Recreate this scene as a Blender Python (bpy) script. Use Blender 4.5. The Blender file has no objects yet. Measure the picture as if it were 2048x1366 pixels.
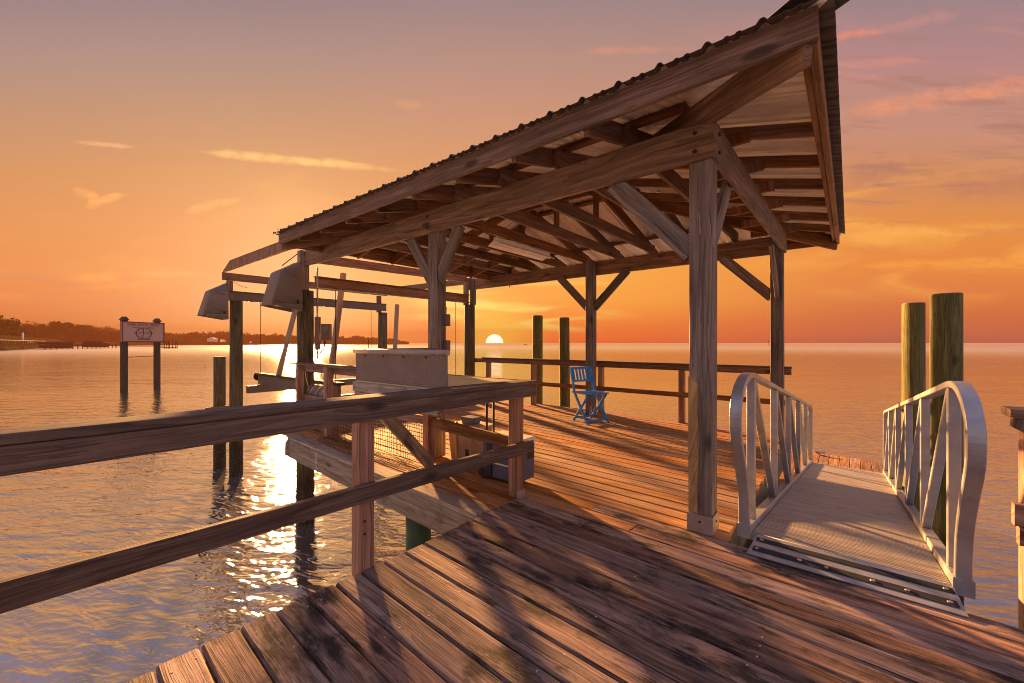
import bpy, bmesh, math, random
from mathutils import Vector, Matrix
R = random.Random(7)
V = Vector
SC = bpy.context.scene
COL = SC.collection
EXPO = 2.7
WATER_Z = -1.55
SUN_AZ = (0.386, 0.922)          # horizontal direction towards the sun
SUN_EL = math.radians(10.4)

def lin(r, g, b):
    def c(x):
        x /= 255.0
        return x / 12.92 if x <= 0.04045 else ((x + 0.055) / 1.055) ** 2.4
    return (c(r), c(g), c(b), 1.0)

# ------------------------------------------------------------------ node helper
class NT:
    def __init__(s, tree):
        s.t = tree; s.n = tree.nodes; s.l = tree.links
    def node(s, typ, **kw):
        n = s.n.new(typ)
        for k, v in kw.items():
            setattr(n, k, v)
        return n
    def put(s, sock, v):
        if v is None: return
        if isinstance(v, bpy.types.NodeSocket): s.l.new(v, sock)
        else: sock.default_value = v
    def math(s, op, a, b=None, c=None, clamp=False):
        n = s.node('ShaderNodeMath', operation=op, use_clamp=clamp)
        s.put(n.inputs[0], a); s.put(n.inputs[1], b); s.put(n.inputs[2], c)
        return n.outputs[0]
    def vmath(s, op, a, b=None):
        n = s.node('ShaderNodeVectorMath', operation=op)
        s.put(n.inputs[0], a); s.put(n.inputs[1], b)
        return n.outputs['Value'] if op in ('DOT_PRODUCT', 'LENGTH', 'DISTANCE') else n.outputs[0]
    def mix(s, f, a, b, mode='MIX'):
        n = s.node('ShaderNodeMix', data_type='RGBA', blend_type=mode)
        n.clamp_factor = True
        s.put(n.inputs[0], f); s.put(n.inputs[6], a); s.put(n.inputs[7], b)
        return n.outputs[2]
    def ramp(s, f, stops, interp='LINEAR'):
        n = s.node('ShaderNodeValToRGB')
        e = n.color_ramp; e.interpolation = interp
        while len(e.elements) < len(stops): e.elements.new(0.5)
        for el, (p, c) in zip(e.elements, stops):
            el.position = p
            el.color = c if len(c) == 4 else (*c, 1)
        s.put(n.inputs[0], f)
        return n.outputs[0]
    def rng(s, v, a, b, c=0.0, d=1.0, smooth=False):
        n = s.node('ShaderNodeMapRange')
        if smooth: n.interpolation_type = 'SMOOTHSTEP'
        s.put(n.inputs[0], v)
        for i, x in enumerate((a, b, c, d)): n.inputs[i + 1].default_value = x
        return n.outputs[0]
    def noise(s, vec, scale=5.0, detail=3.0, rough=0.55, dist=0.0, dim='3D'):
        n = s.node('ShaderNodeTexNoise', noise_dimensions=dim)
        s.put(n.inputs['Vector'], vec)
        n.inputs['Scale'].default_value = scale
        n.inputs['Detail'].default_value = detail
        n.inputs['Roughness'].default_value = rough
        n.inputs['Distortion'].default_value = dist
        return n.outputs[0]
    def mapping(s, vec, scale=(1, 1, 1), rot=(0, 0, 0), loc=(0, 0, 0)):
        n = s.node('ShaderNodeMapping')
        s.put(n.inputs[0], vec)
        n.inputs['Scale'].default_value = scale
        n.inputs['Rotation'].default_value = rot
        n.inputs['Location'].default_value = loc
        return n.outputs[0]
    def comb(s, x, y, z=0.0):
        n = s.node('ShaderNodeCombineXYZ')
        s.put(n.inputs[0], x); s.put(n.inputs[1], y); s.put(n.inputs[2], z)
        return n.outputs[0]
    def sep(s, v):
        n = s.node('ShaderNodeSeparateXYZ'); s.put(n.inputs[0], v)
        return n.outputs[0], n.outputs[1], n.outputs[2]
    def bump(s, h, strength=0.3, dist=0.01, normal=None):
        n = s.node('ShaderNodeBump')
        s.put(n.inputs['Height'], h)
        n.inputs['Strength'].default_value = strength
        n.inputs['Distance'].default_value = dist
        if normal is not None: s.put(n.inputs['Normal'], normal)
        return n.outputs[0]

def new_mat(name):
    m = bpy.data.materials.new(name); m.use_nodes = True
    nt = NT(m.node_tree)
    b = m.node_tree.nodes['Principled BSDF']
    return m, nt, b

def wood(name, dark, mid, light, rough=0.75, mold=0.0, moss=0.0, bump=0.35, crack=0.5, spread=0.35, fade=None, speck=0.0, tide=False):
    m, n, b = new_mat(name)
    uv = n.node('ShaderNodeUVMap', uv_map='uv').outputs[0]
    at = n.node('ShaderNodeAttribute', attribute_name='tint').outputs['Vector']
    t1, t2, t3 = n.sep(at)
    obj = n.node('ShaderNodeTexCoord').outputs['Object']
    warp = n.noise(n.mapping(uv, (1.1, 3.0, 1)), 1.0, 2)
    uvw = n.vmath('ADD', uv, n.comb(0.0, n.math('MULTIPLY', n.math('SUBTRACT', warp, 0.5), 0.085)))
    g1 = n.noise(n.mapping(uvw, (1.5, 22, 1)), 1.0, 6, 0.62)
    g2 = n.noise(n.mapping(uvw, (1.6, 130, 1)), 1.0, 4, 0.6)
    g3 = n.noise(n.mapping(uvw, (0.5, 9, 1)), 1.0, 3, 0.5, 0.6)
    # growth-ring arches
    rings = n.math('FRACT', n.math('MULTIPLY', n.math('ADD', g3, n.math('MULTIPLY', g1, 0.12)), 9.0))
    ringl = n.math('POWER', rings, 3.0)
    base = n.ramp(n.math('ADD', n.math('MULTIPLY', g1, 0.7), n.math('MULTIPLY', g2, 0.3)), [(0.34, dark), (0.5, mid), (0.66, light)])
    base = n.mix(n.math('MULTIPLY', ringl, 0.6), base, (*[x * 0.5 for x in dark[:3]], 1))
    # checks running with the grain
    ck = n.noise(n.mapping(uvw, (0.8, 75, 1), loc=(3, 7, 0)), 1.0, 5, 0.7)
    ckm = n.rng(ck, 0.60, 0.68, 0, 1)
    base = n.mix(n.math('MULTIPLY', ckm, crack), base, (0.012, 0.010, 0.009, 1))
    # knots
    vo = n.node('ShaderNodeTexVoronoi', feature='F1')
    n.put(vo.inputs['Vector'], n.mapping(uvw, (1.4, 4.2, 1), loc=(5, 2, 0)))
    vo.inputs['Scale'].default_value = 1.0; vo.inputs['Randomness'].default_value = 1.0
    kn = n.rng(vo.outputs['Distance'], 0.07, 0.15, 1, 0, True)
    base = n.mix(n.math('MULTIPLY', kn, 0.75), base, (*[x * 0.25 for x in dark[:3]], 1))
    big = n.noise(obj, 2.3, 4, 0.6)
    if fade is not None:
        base = n.mix(n.math('MULTIPLY', n.rng(n.math('ADD', big, n.math('MULTIPLY', t2, 0.5)), 0.45, 0.95), 0.8), base, n.mix(0.6, fade, n.mix(1.0, base, fade, 'MULTIPLY')))
    if moss > 0:
        ms = n.noise(obj, 3.7, 4, 0.7)
        base = n.mix(n.math('MULTIPLY', n.rng(ms, 0.52, 0.66), moss), base, (0.05, 0.062, 0.016, 1))
    if mold > 0:
        mo = n.noise(n.mapping(uvw, (3.2, 9, 1), loc=(1, 4, 0)), 1.0, 6, 0.72)
        mo2 = n.noise(obj, 1.9, 3, 0.5)
        f = n.rng(n.math('ADD', mo, n.math('MULTIPLY', n.math('SUBTRACT', mo2, 0.5), 0.6)), 0.50, 0.63)
        base = n.mix(n.math('MULTIPLY', f, mold), base, (0.022, 0.018, 0.017, 1))
    if speck > 0:
        sp = n.noise(n.mapping(uv, (24, 62, 1)), 1.0, 4, 0.75)
        spm = n.noise(obj, 3.1, 2, 0.5)
        f = n.math('MULTIPLY', n.rng(sp, 0.62, 0.70), n.rng(spm, 0.42, 0.6))
        base = n.mix(n.math('MULTIPLY', f, speck), base, (0.42, 0.33, 0.28, 1))
    if tide:
        pz = n.sep(n.node('ShaderNodeNewGeometry').outputs['Position'])[2]
        tn = n.noise(n.mapping(uv, (2.5, 9, 1)), 1.0, 5, 0.7)
        pz = n.math('ADD', pz, n.math('MULTIPLY', n.math('SUBTRACT', tn, 0.5), 0.7))
        base = n.mix(n.rng(pz, WATER_Z + 1.05, WATER_Z + 0.55, 0, 0.9, True), base, (0.018, 0.017, 0.011, 1))
        barn = n.noise(n.mapping(uv, (38, 38, 1)), 1.0, 2, 0.5)
        base = n.mix(n.math('MULTIPLY', n.rng(barn, 0.60, 0.66), n.rng(pz, WATER_Z + 0.62, WATER_Z + 0.40, 0, 0.8, True)), base, (0.22, 0.19, 0.15, 1))
    br = n.rng(t1, 0, 1, 1 - spread, 1 + spread)
    base = n.mix(1.0, base, n.comb(br, br, br), 'MULTIPLY')
    hs = n.node('ShaderNodeHueSaturation')
    n.put(hs.inputs['Saturation'], n.rng(t3, 0, 1, 0.75, 1.15)); n.put(hs.inputs['Color'], base)
    n.put(b.inputs['Base Color'], hs.outputs[0])
    b.inputs['Roughness'].default_value = rough
    b.inputs['Specular IOR Level'].default_value = 0.3
    h = n.math('SUBTRACT', n.math('ADD', n.math('MULTIPLY', g2, 0.6), n.math('MULTIPLY', g1, 0.6)), n.math('MULTIPLY', ckm, 0.8))
    n.put(b.inputs['Normal'], n.bump(h, bump, 0.012))
    return m

def plain(name, col, rough=0.5, metal=0.0, var=0.15, scale=6.0, bump=0.0, bscale=60.0, spec=0.4, dirt=0.0, stretch=(1, 1, 1)):
    m, n, b = new_mat(name)
    obj = n.node('ShaderNodeTexCoord').outputs['Object']
    ns = n.noise(n.mapping(obj, stretch), scale, 5, 0.6)
    f = n.rng(ns, 0.3, 0.7, 1 - var, 1 + var)
    c = n.mix(1.0, (*col, 1), n.comb(f, f, f), 'MULTIPLY')
    if dirt > 0:
        d = n.noise(obj, 9.0, 6, 0.7)
        c = n.mix(n.math('MULTIPLY', n.rng(d, 0.5, 0.7), dirt), c, (0.05, 0.04, 0.032, 1))
    n.put(b.inputs['Base Color'], c)
    n.put(b.inputs['Roughness'], n.rng(ns, 0.2, 0.8, rough * 0.8, min(1, rough * 1.2)))
    b.inputs['Metallic'].default_value = metal
    b.inputs['Specular IOR Level'].default_value = spec
    if bump > 0:
        n.put(b.inputs['Normal'], n.bump(n.noise(n.mapping(obj, stretch), bscale, 4, 0.6), bump, 0.01))
    return m

M = {}
M['walk'] = wood('weathered_plank', (0.090, 0.056, 0.046, 1), (0.262, 0.155, 0.118, 1), (0.46, 0.295, 0.225, 1), 0.85, mold=0.92, bump=0.9, crack=0.95, spread=0.35, speck=1.0)
M['deck'] = wood('deck_plank', (0.19, 0.088, 0.038, 1), (0.38, 0.185, 0.08, 1), (0.53, 0.30, 0.145, 1), 0.7, mold=0.25, bump=0.45, crack=0.5, spread=0.28, speck=0.25)
M['rim'] = wood('rim_board', (0.16, 0.14, 0.115, 1), (0.30, 0.265, 0.225, 1), (0.42, 0.38, 0.33, 1), 0.8, moss=0.5, bump=0.4, crack=0.45)
M['post'] = wood('post_wood', (0.078, 0.062, 0.054, 1), (0.19, 0.152, 0.133, 1), (0.33, 0.275, 0.245, 1), 0.8, moss=0.12, bump=0.55, crack=0.6)
M['yellow_wood'] = wood('yellow_wood', (0.34, 0.17, 0.03, 1), (0.62, 0.34, 0.06, 1), (0.75, 0.48, 0.12, 1), 0.7, moss=0.25, bump=0.4, crack=0.3)
M['beam'] = wood('beam_wood', (0.085, 0.038, 0.017, 1), (0.23, 0.108, 0.046, 1), (0.38, 0.20, 0.09, 1), 0.7, moss=0.12, bump=0.4, crack=0.4, spread=0.2)
M['truss'] = wood('truss_wood', (0.09, 0.038, 0.016, 1), (0.20, 0.09, 0.04, 1), (0.33, 0.165, 0.08, 1), 0.72, bump=0.3, crack=0.3)
M['rail'] = wood('rail_wood', (0.085, 0.052, 0.041, 1), (0.18, 0.118, 0.094, 1), (0.29, 0.20, 0.165, 1), 0.78, moss=0.12, mold=0.2, bump=0.5, crack=0.5)
M['newpost'] = wood('rail_post_wood', (0.17, 0.085, 0.058, 1), (0.33, 0.18, 0.125, 1), (0.46, 0.28, 0.20, 1), 0.72, moss=0.1, bump=0.3, crack=0.4, spread=0.12)
M['pile'] = wood('piling_wood', (0.055, 0.055, 0.020, 1), (0.135, 0.132, 0.045, 1), (0.24, 0.225, 0.085, 1), 0.85, moss=0.5, bump=0.6, crack=0.8, spread=0.15, tide=True)
M['pilebrown'] = wood('lift_piling_wood', (0.050, 0.042, 0.022, 1), (0.105, 0.088, 0.048, 1), (0.17, 0.145, 0.085, 1), 0.85, moss=0.25, bump=0.6, crack=0.8, spread=0.15, tide=True)
M['greenpile'] = plain('green_pile_sleeve', (0.02, 0.06, 0.035), 0.55, var=0.4, scale=4, bump=0.1)
M['alu'] = plain('gangway_aluminium', (0.385, 0.405, 0.445), 0.38, 0.55, 0.15, 7, bump=0.06, bscale=140, dirt=0.2)
M['aludeck'] = plain('gangway_tread', (0.37, 0.335, 0.30), 0.6, 0.2, 0.25, 3, bump=0.25, bscale=90, dirt=0.25, stretch=(6, 0.5, 1))
M['grip'] = plain('grip_tape', (0.040, 0.043, 0.048), 0.95, 0, 0.2, 20, spec=0.05)
M['bolt'] = plain('bolt_steel', (0.42, 0.36, 0.32), 0.4, 0.8, 0.3, 30)
M['galv'] = plain('galvanised_bracket', (0.36, 0.30, 0.27), 0.5, 0.4, 0.15, 12, dirt=0.2)
M['sheet'] = plain('roof_sheet', (0.88, 0.82, 0.74), 0.33, 0.18, 0.10, 2.0, dirt=0.10)
M['sheetshade'] = plain('roof_sheet_shaded_edge', (0.15, 0.125, 0.11), 0.6, 0.2, 0.3, 8)  # darker sheet colour, stands for the shade beneath the eave overhang
M['capdark'] = plain('ridge_cap_sheet', (0.10, 0.09, 0.095), 0.6, 0.3, 0.2, 3)
M['dark'] = plain('dark_plastic', (0.02, 0.02, 0.022), 0.5, 0, 0.2, 10)
M['cover'] = plain('motor_cover_plastic', (0.155, 0.135, 0.132), 0.55, 0, 0.10, 4, dirt=0.22, bump=0.03)
M['lampwhite'] = plain('lamp_enamel', (0.85, 0.80, 0.74), 0.35, 0, 0.05, 5)
M['chair'] = plain('blue_paint', (0.010, 0.235, 0.72), 0.5, 0, 0.15, 12, dirt=0.1)
M['cooler'] = plain('cooler_plastic', (0.085, 0.10, 0.17), 0.5, 0, 0.15, 9, bump=0.03)
M['coolerlid'] = plain('cooler_lid_plastic', (0.70, 0.66, 0.62), 0.45, 0, 0.05, 9)
M['tub'] = plain('beige_tub_plastic', (0.56, 0.44, 0.35), 0.6, 0, 0.12, 6, dirt=0.3)
M['hose'] = plain('yellow_hose_rubber', (0.62, 0.34, 0.05), 0.5, 0, 0.1, 9)
M['wire'] = plain('mesh_wire', (0.035, 0.028, 0.024), 0.7, 0.2, 0.3, 30)
M['tabletop'] = plain('cutting_board', (0.60, 0.50, 0.28), 0.45, 0, 0.10, 3, dirt=0.15)
M['liftalu'] = plain('lift_aluminium', (0.13, 0.112, 0.105), 0.5, 0.4, 0.15, 4)
M['liftwood'] = wood('lift_timber', (0.10, 0.058, 0.038, 1), (0.21, 0.125, 0.08, 1), (0.32, 0.205, 0.14, 1), 0.8, moss=0.1)
M['carpet'] = plain('bunk_carpet', (0.055, 0.035, 0.026), 0.95, 0, 0.3, 30)
M['pvc'] = plain('guide_pole_plastic', (0.27, 0.21, 0.165), 0.5, 0, 0.12, 5, dirt=0.2)
M['box'] = plain('electric_box_enamel', (0.17, 0.11, 0.09), 0.55, 0.1, 0.2, 10)
M['rope'] = plain('white_rope', (0.55, 0.48, 0.42), 0.9, 0, 0.2, 40)
M['tarp'] = plain('grey_tarp', (0.17, 0.16, 0.15), 0.8, 0, 0.25, 9, bump=0.4, bscale=25)
M['signface'] = plain('sign_face_paint', (0.33, 0.245, 0.225), 0.6, 0, 0.06, 2)
M['signred'] = plain('sign_red_paint', (0.19, 0.022, 0.016), 0.6, 0, 0.1, 4)
M['signletter'] = plain('sign_letter_paint', (0.17, 0.045, 0.025), 0.6, 0, 0.1, 4)
M['signgrey'] = plain('sign_small_letter_paint', (0.09, 0.05, 0.04), 0.6, 0, 0.1, 4)
M['darkpost'] = wood('sign_post_wood', (0.03, 0.024, 0.018, 1), (0.06, 0.047, 0.034, 1), (0.10, 0.08, 0.06, 1), 0.85)
M['bark'] = plain('bark', (0.07, 0.05, 0.035), 0.9, 0, 0.3, 3)
M['white'] = plain('white_house_paint', (0.78, 0.72, 0.66), 0.6, 0, 0.06, 2)
M['shingle'] = plain('roof_shingle', (0.10, 0.075, 0.06), 0.85, 0, 0.3, 3)
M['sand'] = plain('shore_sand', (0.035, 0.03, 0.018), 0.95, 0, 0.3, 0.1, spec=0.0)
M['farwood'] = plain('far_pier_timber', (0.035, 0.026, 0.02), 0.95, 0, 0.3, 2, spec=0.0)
M['beamtext'] = plain('beam_letter_paint', (0.24, 0.20, 0.20), 0.6, 0, 0.1, 4)

def leafmat(name, c1, c2):
    m, n, b = new_mat(name)
    at = n.node('ShaderNodeAttribute', attribute_name='tint').outputs['Vector']
    t1, t2, t3 = n.sep(at)
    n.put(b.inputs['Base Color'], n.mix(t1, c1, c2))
    b.inputs['Roughness'].default_value = 0.8
    b.inputs['Specular IOR Level'].default_value = 0.0
    return m
M['leaf'] = leafmat('leaf', (0.035, 0.040, 0.010, 1), (0.115, 0.115, 0.024, 1))
M['leaf2'] = leafmat('leaf_dull', (0.026, 0.030, 0.014, 1), (0.060, 0.060, 0.026, 1))

def diamond():
    m, n, b = new_mat('diamond_plate')
    obj = n.node('ShaderNodeTexCoord').outputs['Object']
    x, y, z = n.sep(obj)
    a = n.math('MULTIPLY', n.math('ADD', y, z), 34.0); c = n.math('MULTIPLY', n.math('SUBTRACT', y, z), 34.0)
    fa = n.math('ABSOLUTE', n.math('SUBTRACT', n.math('FRACT', a), 0.5)); fc = n.math('ABSOLUTE', n.math('SUBTRACT', n.math('FRACT', c), 0.5))
    ia = n.math('FLOOR', a); ic = n.math('FLOOR', c)
    par = n.math('MODULO', n.math('ABSOLUTE', n.math('ADD', ia, ic)), 2.0)
    e1 = n.math('ADD', n.math('MULTIPLY', fa, 3.2), n.math('MULTIPLY', fc, 1.1))
    e2 = n.math('ADD', n.math('MULTIPLY', fa, 1.1), n.math('MULTIPLY', fc, 3.2))
    e = n.math('ADD', n.math('MULTIPLY', e1, par), n.math('MULTIPLY', e2, n.math('SUBTRACT', 1.0, par)))
    hgt = n.rng(e, 0.35, 0.75, 1, 0, True)
    ns = n.noise(obj, 6.0, 4, 0.6)
    f = n.rng(ns, 0.3, 0.7, 0.85, 1.12)
    n.put(b.inputs['Base Color'], n.mix(n.math('MULTIPLY', hgt, 0.9), n.mix(1.0, (0.175, 0.148, 0.132, 1), n.comb(f, f, f), 'MULTIPLY'), (0.30, 0.25, 0.22, 1)))
    b.inputs['Metallic'].default_value = 0.35; b.inputs['Roughness'].default_value = 0.5
    n.put(b.inputs['Normal'], n.bump(hgt, 1.0, 0.012))
    return m
M['diamond'] = diamond()

def water_mat():
    m, n, b = new_mat('bay_water')
    obj = n.node('ShaderNodeTexCoord').outputs['Object']
    # ripple crests run roughly across the view, small chop on longer swell
    a = math.radians(50)
    def rot(v, r, sx, sy): return n.mapping(n.mapping(v, (1, 1, 1), (0, 0, r)), (sx, sy, 1))
    w1 = n.noise(rot(obj, a, 0.75, 2.2), 1.0, 2, 0.45, 0.5)
    w2 = n.noise(rot(obj, a + 0.3, 2.3, 6.2), 1.0, 2, 0.5, 0.7)
    w3 = n.noise(rot(obj, a - 0.25, 7.0, 16.0), 1.0, 2, 0.5, 0.4)
    w0 = n.noise(rot(obj, a, 0.05, 0.14), 1.0, 2, 0.5)
    calm = n.noise(rot(obj, a + 0.1, 0.012, 0.05), 1.0, 3, 0.5)
    k = n.rng(calm, 0.32, 0.68, 0.45, 1.25)
    h = n.math('ADD', n.math('ADD', n.math('MULTIPLY', w1, 0.145), n.math('MULTIPLY', w2, 0.072)), n.math('MULTIPLY', w3, 0.018))
    h = n.math('ADD', n.math('MULTIPLY', h, k), n.math('MULTIPLY', w0, 0.4))
    nrm = n.bump(h, 1.0, 0.30)
    b.inputs['Base Color'].default_value = (0.135, 0.122, 0.122, 1)
    b.inputs['Roughness'].default_value = 0.5
    b.inputs['Specular IOR Level'].default_value = 0.0
    n.put(b.inputs['Normal'], nrm)
    g = n.node('ShaderNodeBsdfGlossy'); g.inputs['Color'].default_value = (0.87, 0.95, 1.0, 1); g.inputs['Roughness'].default_value = 0.05
    n.put(g.inputs['Roughness'], n.rng(n.vmath('LENGTH', obj), 25, 260, 0.05, 0.30, True))
    n.put(g.inputs['Normal'], nrm)
    fr = n.node('ShaderNodeFresnel'); fr.inputs['IOR'].default_value = 1.33; n.put(fr.inputs['Normal'], nrm)
    mx = n.node('ShaderNodeMixShader')
    n.put(mx.inputs[0], n.rng(fr.outputs[0], 0.0, 0.55, 0.45, 0.94)); n.put(mx.inputs[1], b.outputs[0]); n.put(mx.inputs[2], g.outputs[0])
    n.put(m.node_tree.nodes['Material Output'].inputs['Surface'], mx.outputs[0])
    return m
M['water'] = water_mat()

# ------------------------------------------------------------------ mesh builder
class MB:
    def __init__(s, seed=None):
        s.bm = bmesh.new()
        s.uv = s.bm.loops.layers.uv.new('uv')
        s.tl = s.bm.loops.layers.float_color.new('tint')
        s.mi = 0
        s.fixed = None
    def _tint(s):
        return s.fixed or (R.random(), R.random(), R.random(), 1)
    def face(s, vs, uvs, tint, smooth=False):
        try: f = s.bm.faces.new(vs)
        except ValueError: return None
        f.material_index = s.mi; f.smooth = smooth
        for lp, uvc in zip(f.loops, uvs):
            lp[s.uv].uv = uvc; lp[s.tl] = tint
        return f
    def sweep(s, rings, us, peri, closed=True, caps=True, smooth=False, tint=None):
        """rings: list of vertex-coordinate lists; UV u along, v round the section"""
        tint = tint or s._tint()
        ou, ov = R.uniform(0, 40), R.uniform(0, 40)
        vr = [[s.bm.verts.new(p) for p in r] for r in rings]
        n = len(rings[0])
        for i in range(len(vr) - 1):
            for j in range(n if closed else n - 1):
                k = (j + 1) % n
                s.face([vr[i][j], vr[i][k], vr[i + 1][k], vr[i + 1][j]],
                       [(ou + us[i], ov + peri[j]), (ou + us[i], ov + peri[j + 1]), (ou + us[i + 1], ov + peri[j + 1]), (ou + us[i + 1], ov + peri[j])], tint, smooth)
        if caps and closed:
            for r, ring in ((0, rings[0]), (-1, rings[-1])):
                vs = vr[r] if r == -1 else list(reversed(vr[r]))
                pts = ring if r == -1 else list(reversed(ring))
                c = sum((V(p) for p in pts), V()) / n
                a = (V(pts[0]) - c); bx = (V(pts[n // 4 or 1]) - c)
                s.face(vs, [(ou + 0.3 * (V(p) - c).dot(a.normalized()), ov + (V(p) - c).dot(bx.normalized())) for p in pts], tint)
    def board(s, a, b, wdir, w, t, ch=0.004, seg=1, warp=0.0, tint=None):
        a, b = V(a), V(b); ax = (b - a); L = ax.length; ax.normalize()
        wd = V(wdir); wd = (wd - ax * wd.dot(ax)).normalized(); nd = ax.cross(wd)
        ch = min(ch, w * 0.3, t * 0.3)
        hw, ht = w / 2, t / 2
        prof = [(-hw + ch, -ht), (hw - ch, -ht), (hw, -ht + ch), (hw, ht - ch), (hw - ch, ht), (-hw + ch, ht), (-hw, ht - ch), (-hw, -ht + ch)]
        peri = [0]
        for i in range(8):
            p, q = prof[i], prof[(i + 1) % 8]; peri.append(peri[-1] + math.hypot(q[0] - p[0], q[1] - p[1]))
        rings, us = [], []
        ph = R.uniform(0, 6)
        for i in range(seg + 1):
            f = i / seg
            c = a + ax * L * f
            if warp: c = c + wd * warp * math.sin(ph + 3.1 * f) + nd * warp * 0.6 * math.sin(ph * 2 + 4 * f)
            rings.append([c + wd * x + nd * y for x, y in prof]); us.append(L * f)
        s.sweep(rings, us, peri, tint=tint)
        return s
    def box(s, c, size, rz=0.0, ch=0.004, tint=None):
        c = V(c); sx, sy, sz = size
        d = V((math.cos(rz), math.sin(rz), 0)); w = V((-math.sin(rz), math.cos(rz), 0))
        return s.board(c - d * sx / 2, c + d * sx / 2, w, sy, sz, ch, tint=tint)
    def cyl(s, a, b, r0, r1=None, n=16, smooth=True, caps=True, seg=1, wob=0.0, tint=None):
        r1 = r0 if r1 is None else r1
        a, b = V(a), V(b); ax = b - a; L = ax.length; ax.normalize()
        w = ax.orthogonal().normalized(); q = ax.cross(w)
        rings, us = [], []
        ph = [R.uniform(0, 6.28) for _ in range(4)]
        for i in range(seg + 1):
            f = i / seg; r = r0 + (r1 - r0) * f
            ring = []
            for j in range(n):
                an = 2 * math.pi * j / n
                rr = r * (1 + wob * (math.sin(2 * an + ph[0] + f * 2) * 0.5 + math.sin(3 * an + ph[1] - f * 3) * 0.4 + math.sin(7 * f + ph[2]) * 0.3))
                ring.append(a + ax * L * f + (w * math.cos(an) + q * math.sin(an)) * rr)
            rings.append(ring); us.append(L * f)
        peri = [2 * math.pi * max(r0, r1) * j / n for j in range(n + 1)]
        s.sweep(rings, us, peri, smooth=smooth, caps=caps, tint=tint)
        return s
    def tube(s, pts, r, n=8, closed=False, tint=None):
        pts = [V(p) for p in pts]
        rings, us, u = [], [], 0.0
        prev = None
        m = len(pts)
        for i, p in enumerate(pts):
            if closed: t = (pts[(i + 1) % m] - pts[i - 1]).normalized()
            else: t = (pts[min(i + 1, m - 1)] - pts[max(i - 1, 0)]).normalized()
            if prev is None: w = t.orthogonal().normalized()
            else: w = (prev - t * prev.dot(t)).normalized()
            prev = w; q = t.cross(w)
            if i: u += (p - pts[i - 1]).length
            rings.append([p + (w * math.cos(2 * math.pi * j / n) + q * math.sin(2 * math.pi * j / n)) * r for j in range(n)]); us.append(u)
        if closed: rings.append(rings[0]); us.append(u + 0.1)
        s.sweep(rings, us, [2 * math.pi * r * j / n for j in range(n + 1)], smooth=True, caps=not closed, tint=tint)
        return s
    def flatbar(s, pts, side, w, t, tint=None, ch=0.004):
        """rectangular tube following pts; side = constant width direction"""
        pts = [V(p) for p in pts]; sd = V(side).normalized()
        hw, ht = w / 2, t / 2
        prof = [(-hw + ch, -ht), (hw - ch, -ht), (hw, -ht + ch), (hw, ht - ch), (hw - ch, ht), (-hw + ch, ht), (-hw, ht - ch), (-hw, -ht + ch)]
        peri = [i * (w + t) / 4 for i in range(9)]
        rings, us, u = [], [], 0
        for i, p in enumerate(pts):
            tg = (pts[min(i + 1, len(pts) - 1)] - pts[max(i - 1, 0)]).normalized()
            nd = tg.cross(sd).normalized()
            if i: u += (p - pts[i - 1]).length
            rings.append([p + sd * x + nd * y for x, y in prof]); us.append(u)
        s.sweep(rings, us, peri, tint=tint)
        return s
    def poly(s, pts, tint=None):
        tint = tint or s._tint()
        vs = [s.bm.verts.new(p) for p in pts]
        s.face(vs, [(p[0] + p[2], p[1]) for p in pts], tint)
        return s
    def prism(s, outline, ext, tint=None):
        """outline: list of points, extruded by vector ext"""
        tint = tint or s._tint(); e = V(ext)
        a = [s.bm.verts.new(p) for p in outline]; b = [s.bm.verts.new(V(p) + e) for p in outline]
        n = len(a)
        def uvof(v): return (v.co.x + v.co.z, v.co.y + v.co.z * 0.3)
        s.face(list(reversed(a)), [uvof(v) for v in reversed(a)], tint); s.face(b, [uvof(v) for v in b], tint)
        for i in range(n):
            k = (i + 1) % n
            q = [a[i], a[k], b[k], b[i]]
            s.face(q, [uvof(v) for v in q], tint)
        return s
    def build(s, name, mats, parent=None, origin=None):
        bmesh.ops.recalc_face_normals(s.bm, faces=s.bm.faces)
        me = bpy.data.meshes.new(name)
        if origin is not None:
            bmesh.ops.translate(s.bm, verts=s.bm.verts, vec=-V(origin))
        s.bm.to_mesh(me); s.bm.free()
        for m in (mats if isinstance(mats, (list, tuple)) else [mats]): me.materials.append(M[m])
        o = bpy.data.objects.new(name, me); COL.objects.link(o)
        if origin is not None: o.location = origin
        if parent is not None: o.parent = parent
        return o

def tag(o, label=None, cat=None, group=None, kind=None):
    if label: o['label'] = label
    if cat: o['category'] = cat
    if group: o['group'] = group
    if kind: o['kind'] = kind
    return o
def thing(name, label, cat, group=None):
    o = bpy.data.objects.new(name, None); COL.objects.link(o); o.empty_display_size = 0.2
    return tag(o, label, cat, group)
def one(mat, name, parent, fn, *a, **k):
    mb = MB(); getattr(mb, fn)(*a, **k)
    return mb.build(name, mat, parent)
def bd(mat, name, parent, a, b, wdir, w, t, **k):
    return one(mat, name, parent, 'board', a, b, wdir, w, t, **k)
def text(name, body, size, mat, loc, rot, parent, depth=0.004, sx=1.0):
    c = bpy.data.curves.new(name, 'FONT'); c.body = body; c.size = size; c.extrude = depth
    c.align_x = 'CENTER'; c.align_y = 'CENTER'
    c.materials.append(M[mat])
    tmp = bpy.data.objects.new(name, c); COL.objects.link(tmp)
    me = bpy.data.meshes.new_from_object(tmp.evaluated_get(bpy.context.evaluated_depsgraph_get()))
    bpy.data.objects.remove(tmp)
    o = bpy.data.objects.new(name, me); COL.objects.link(o)
    o.location = loc; o.rotation_euler = rot; o.scale = (sx, 1, 1); o.parent = parent
    return o
X, Y, Z = V((1, 0, 0)), V((0, 1, 0)), V((0, 0, 1))

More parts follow.
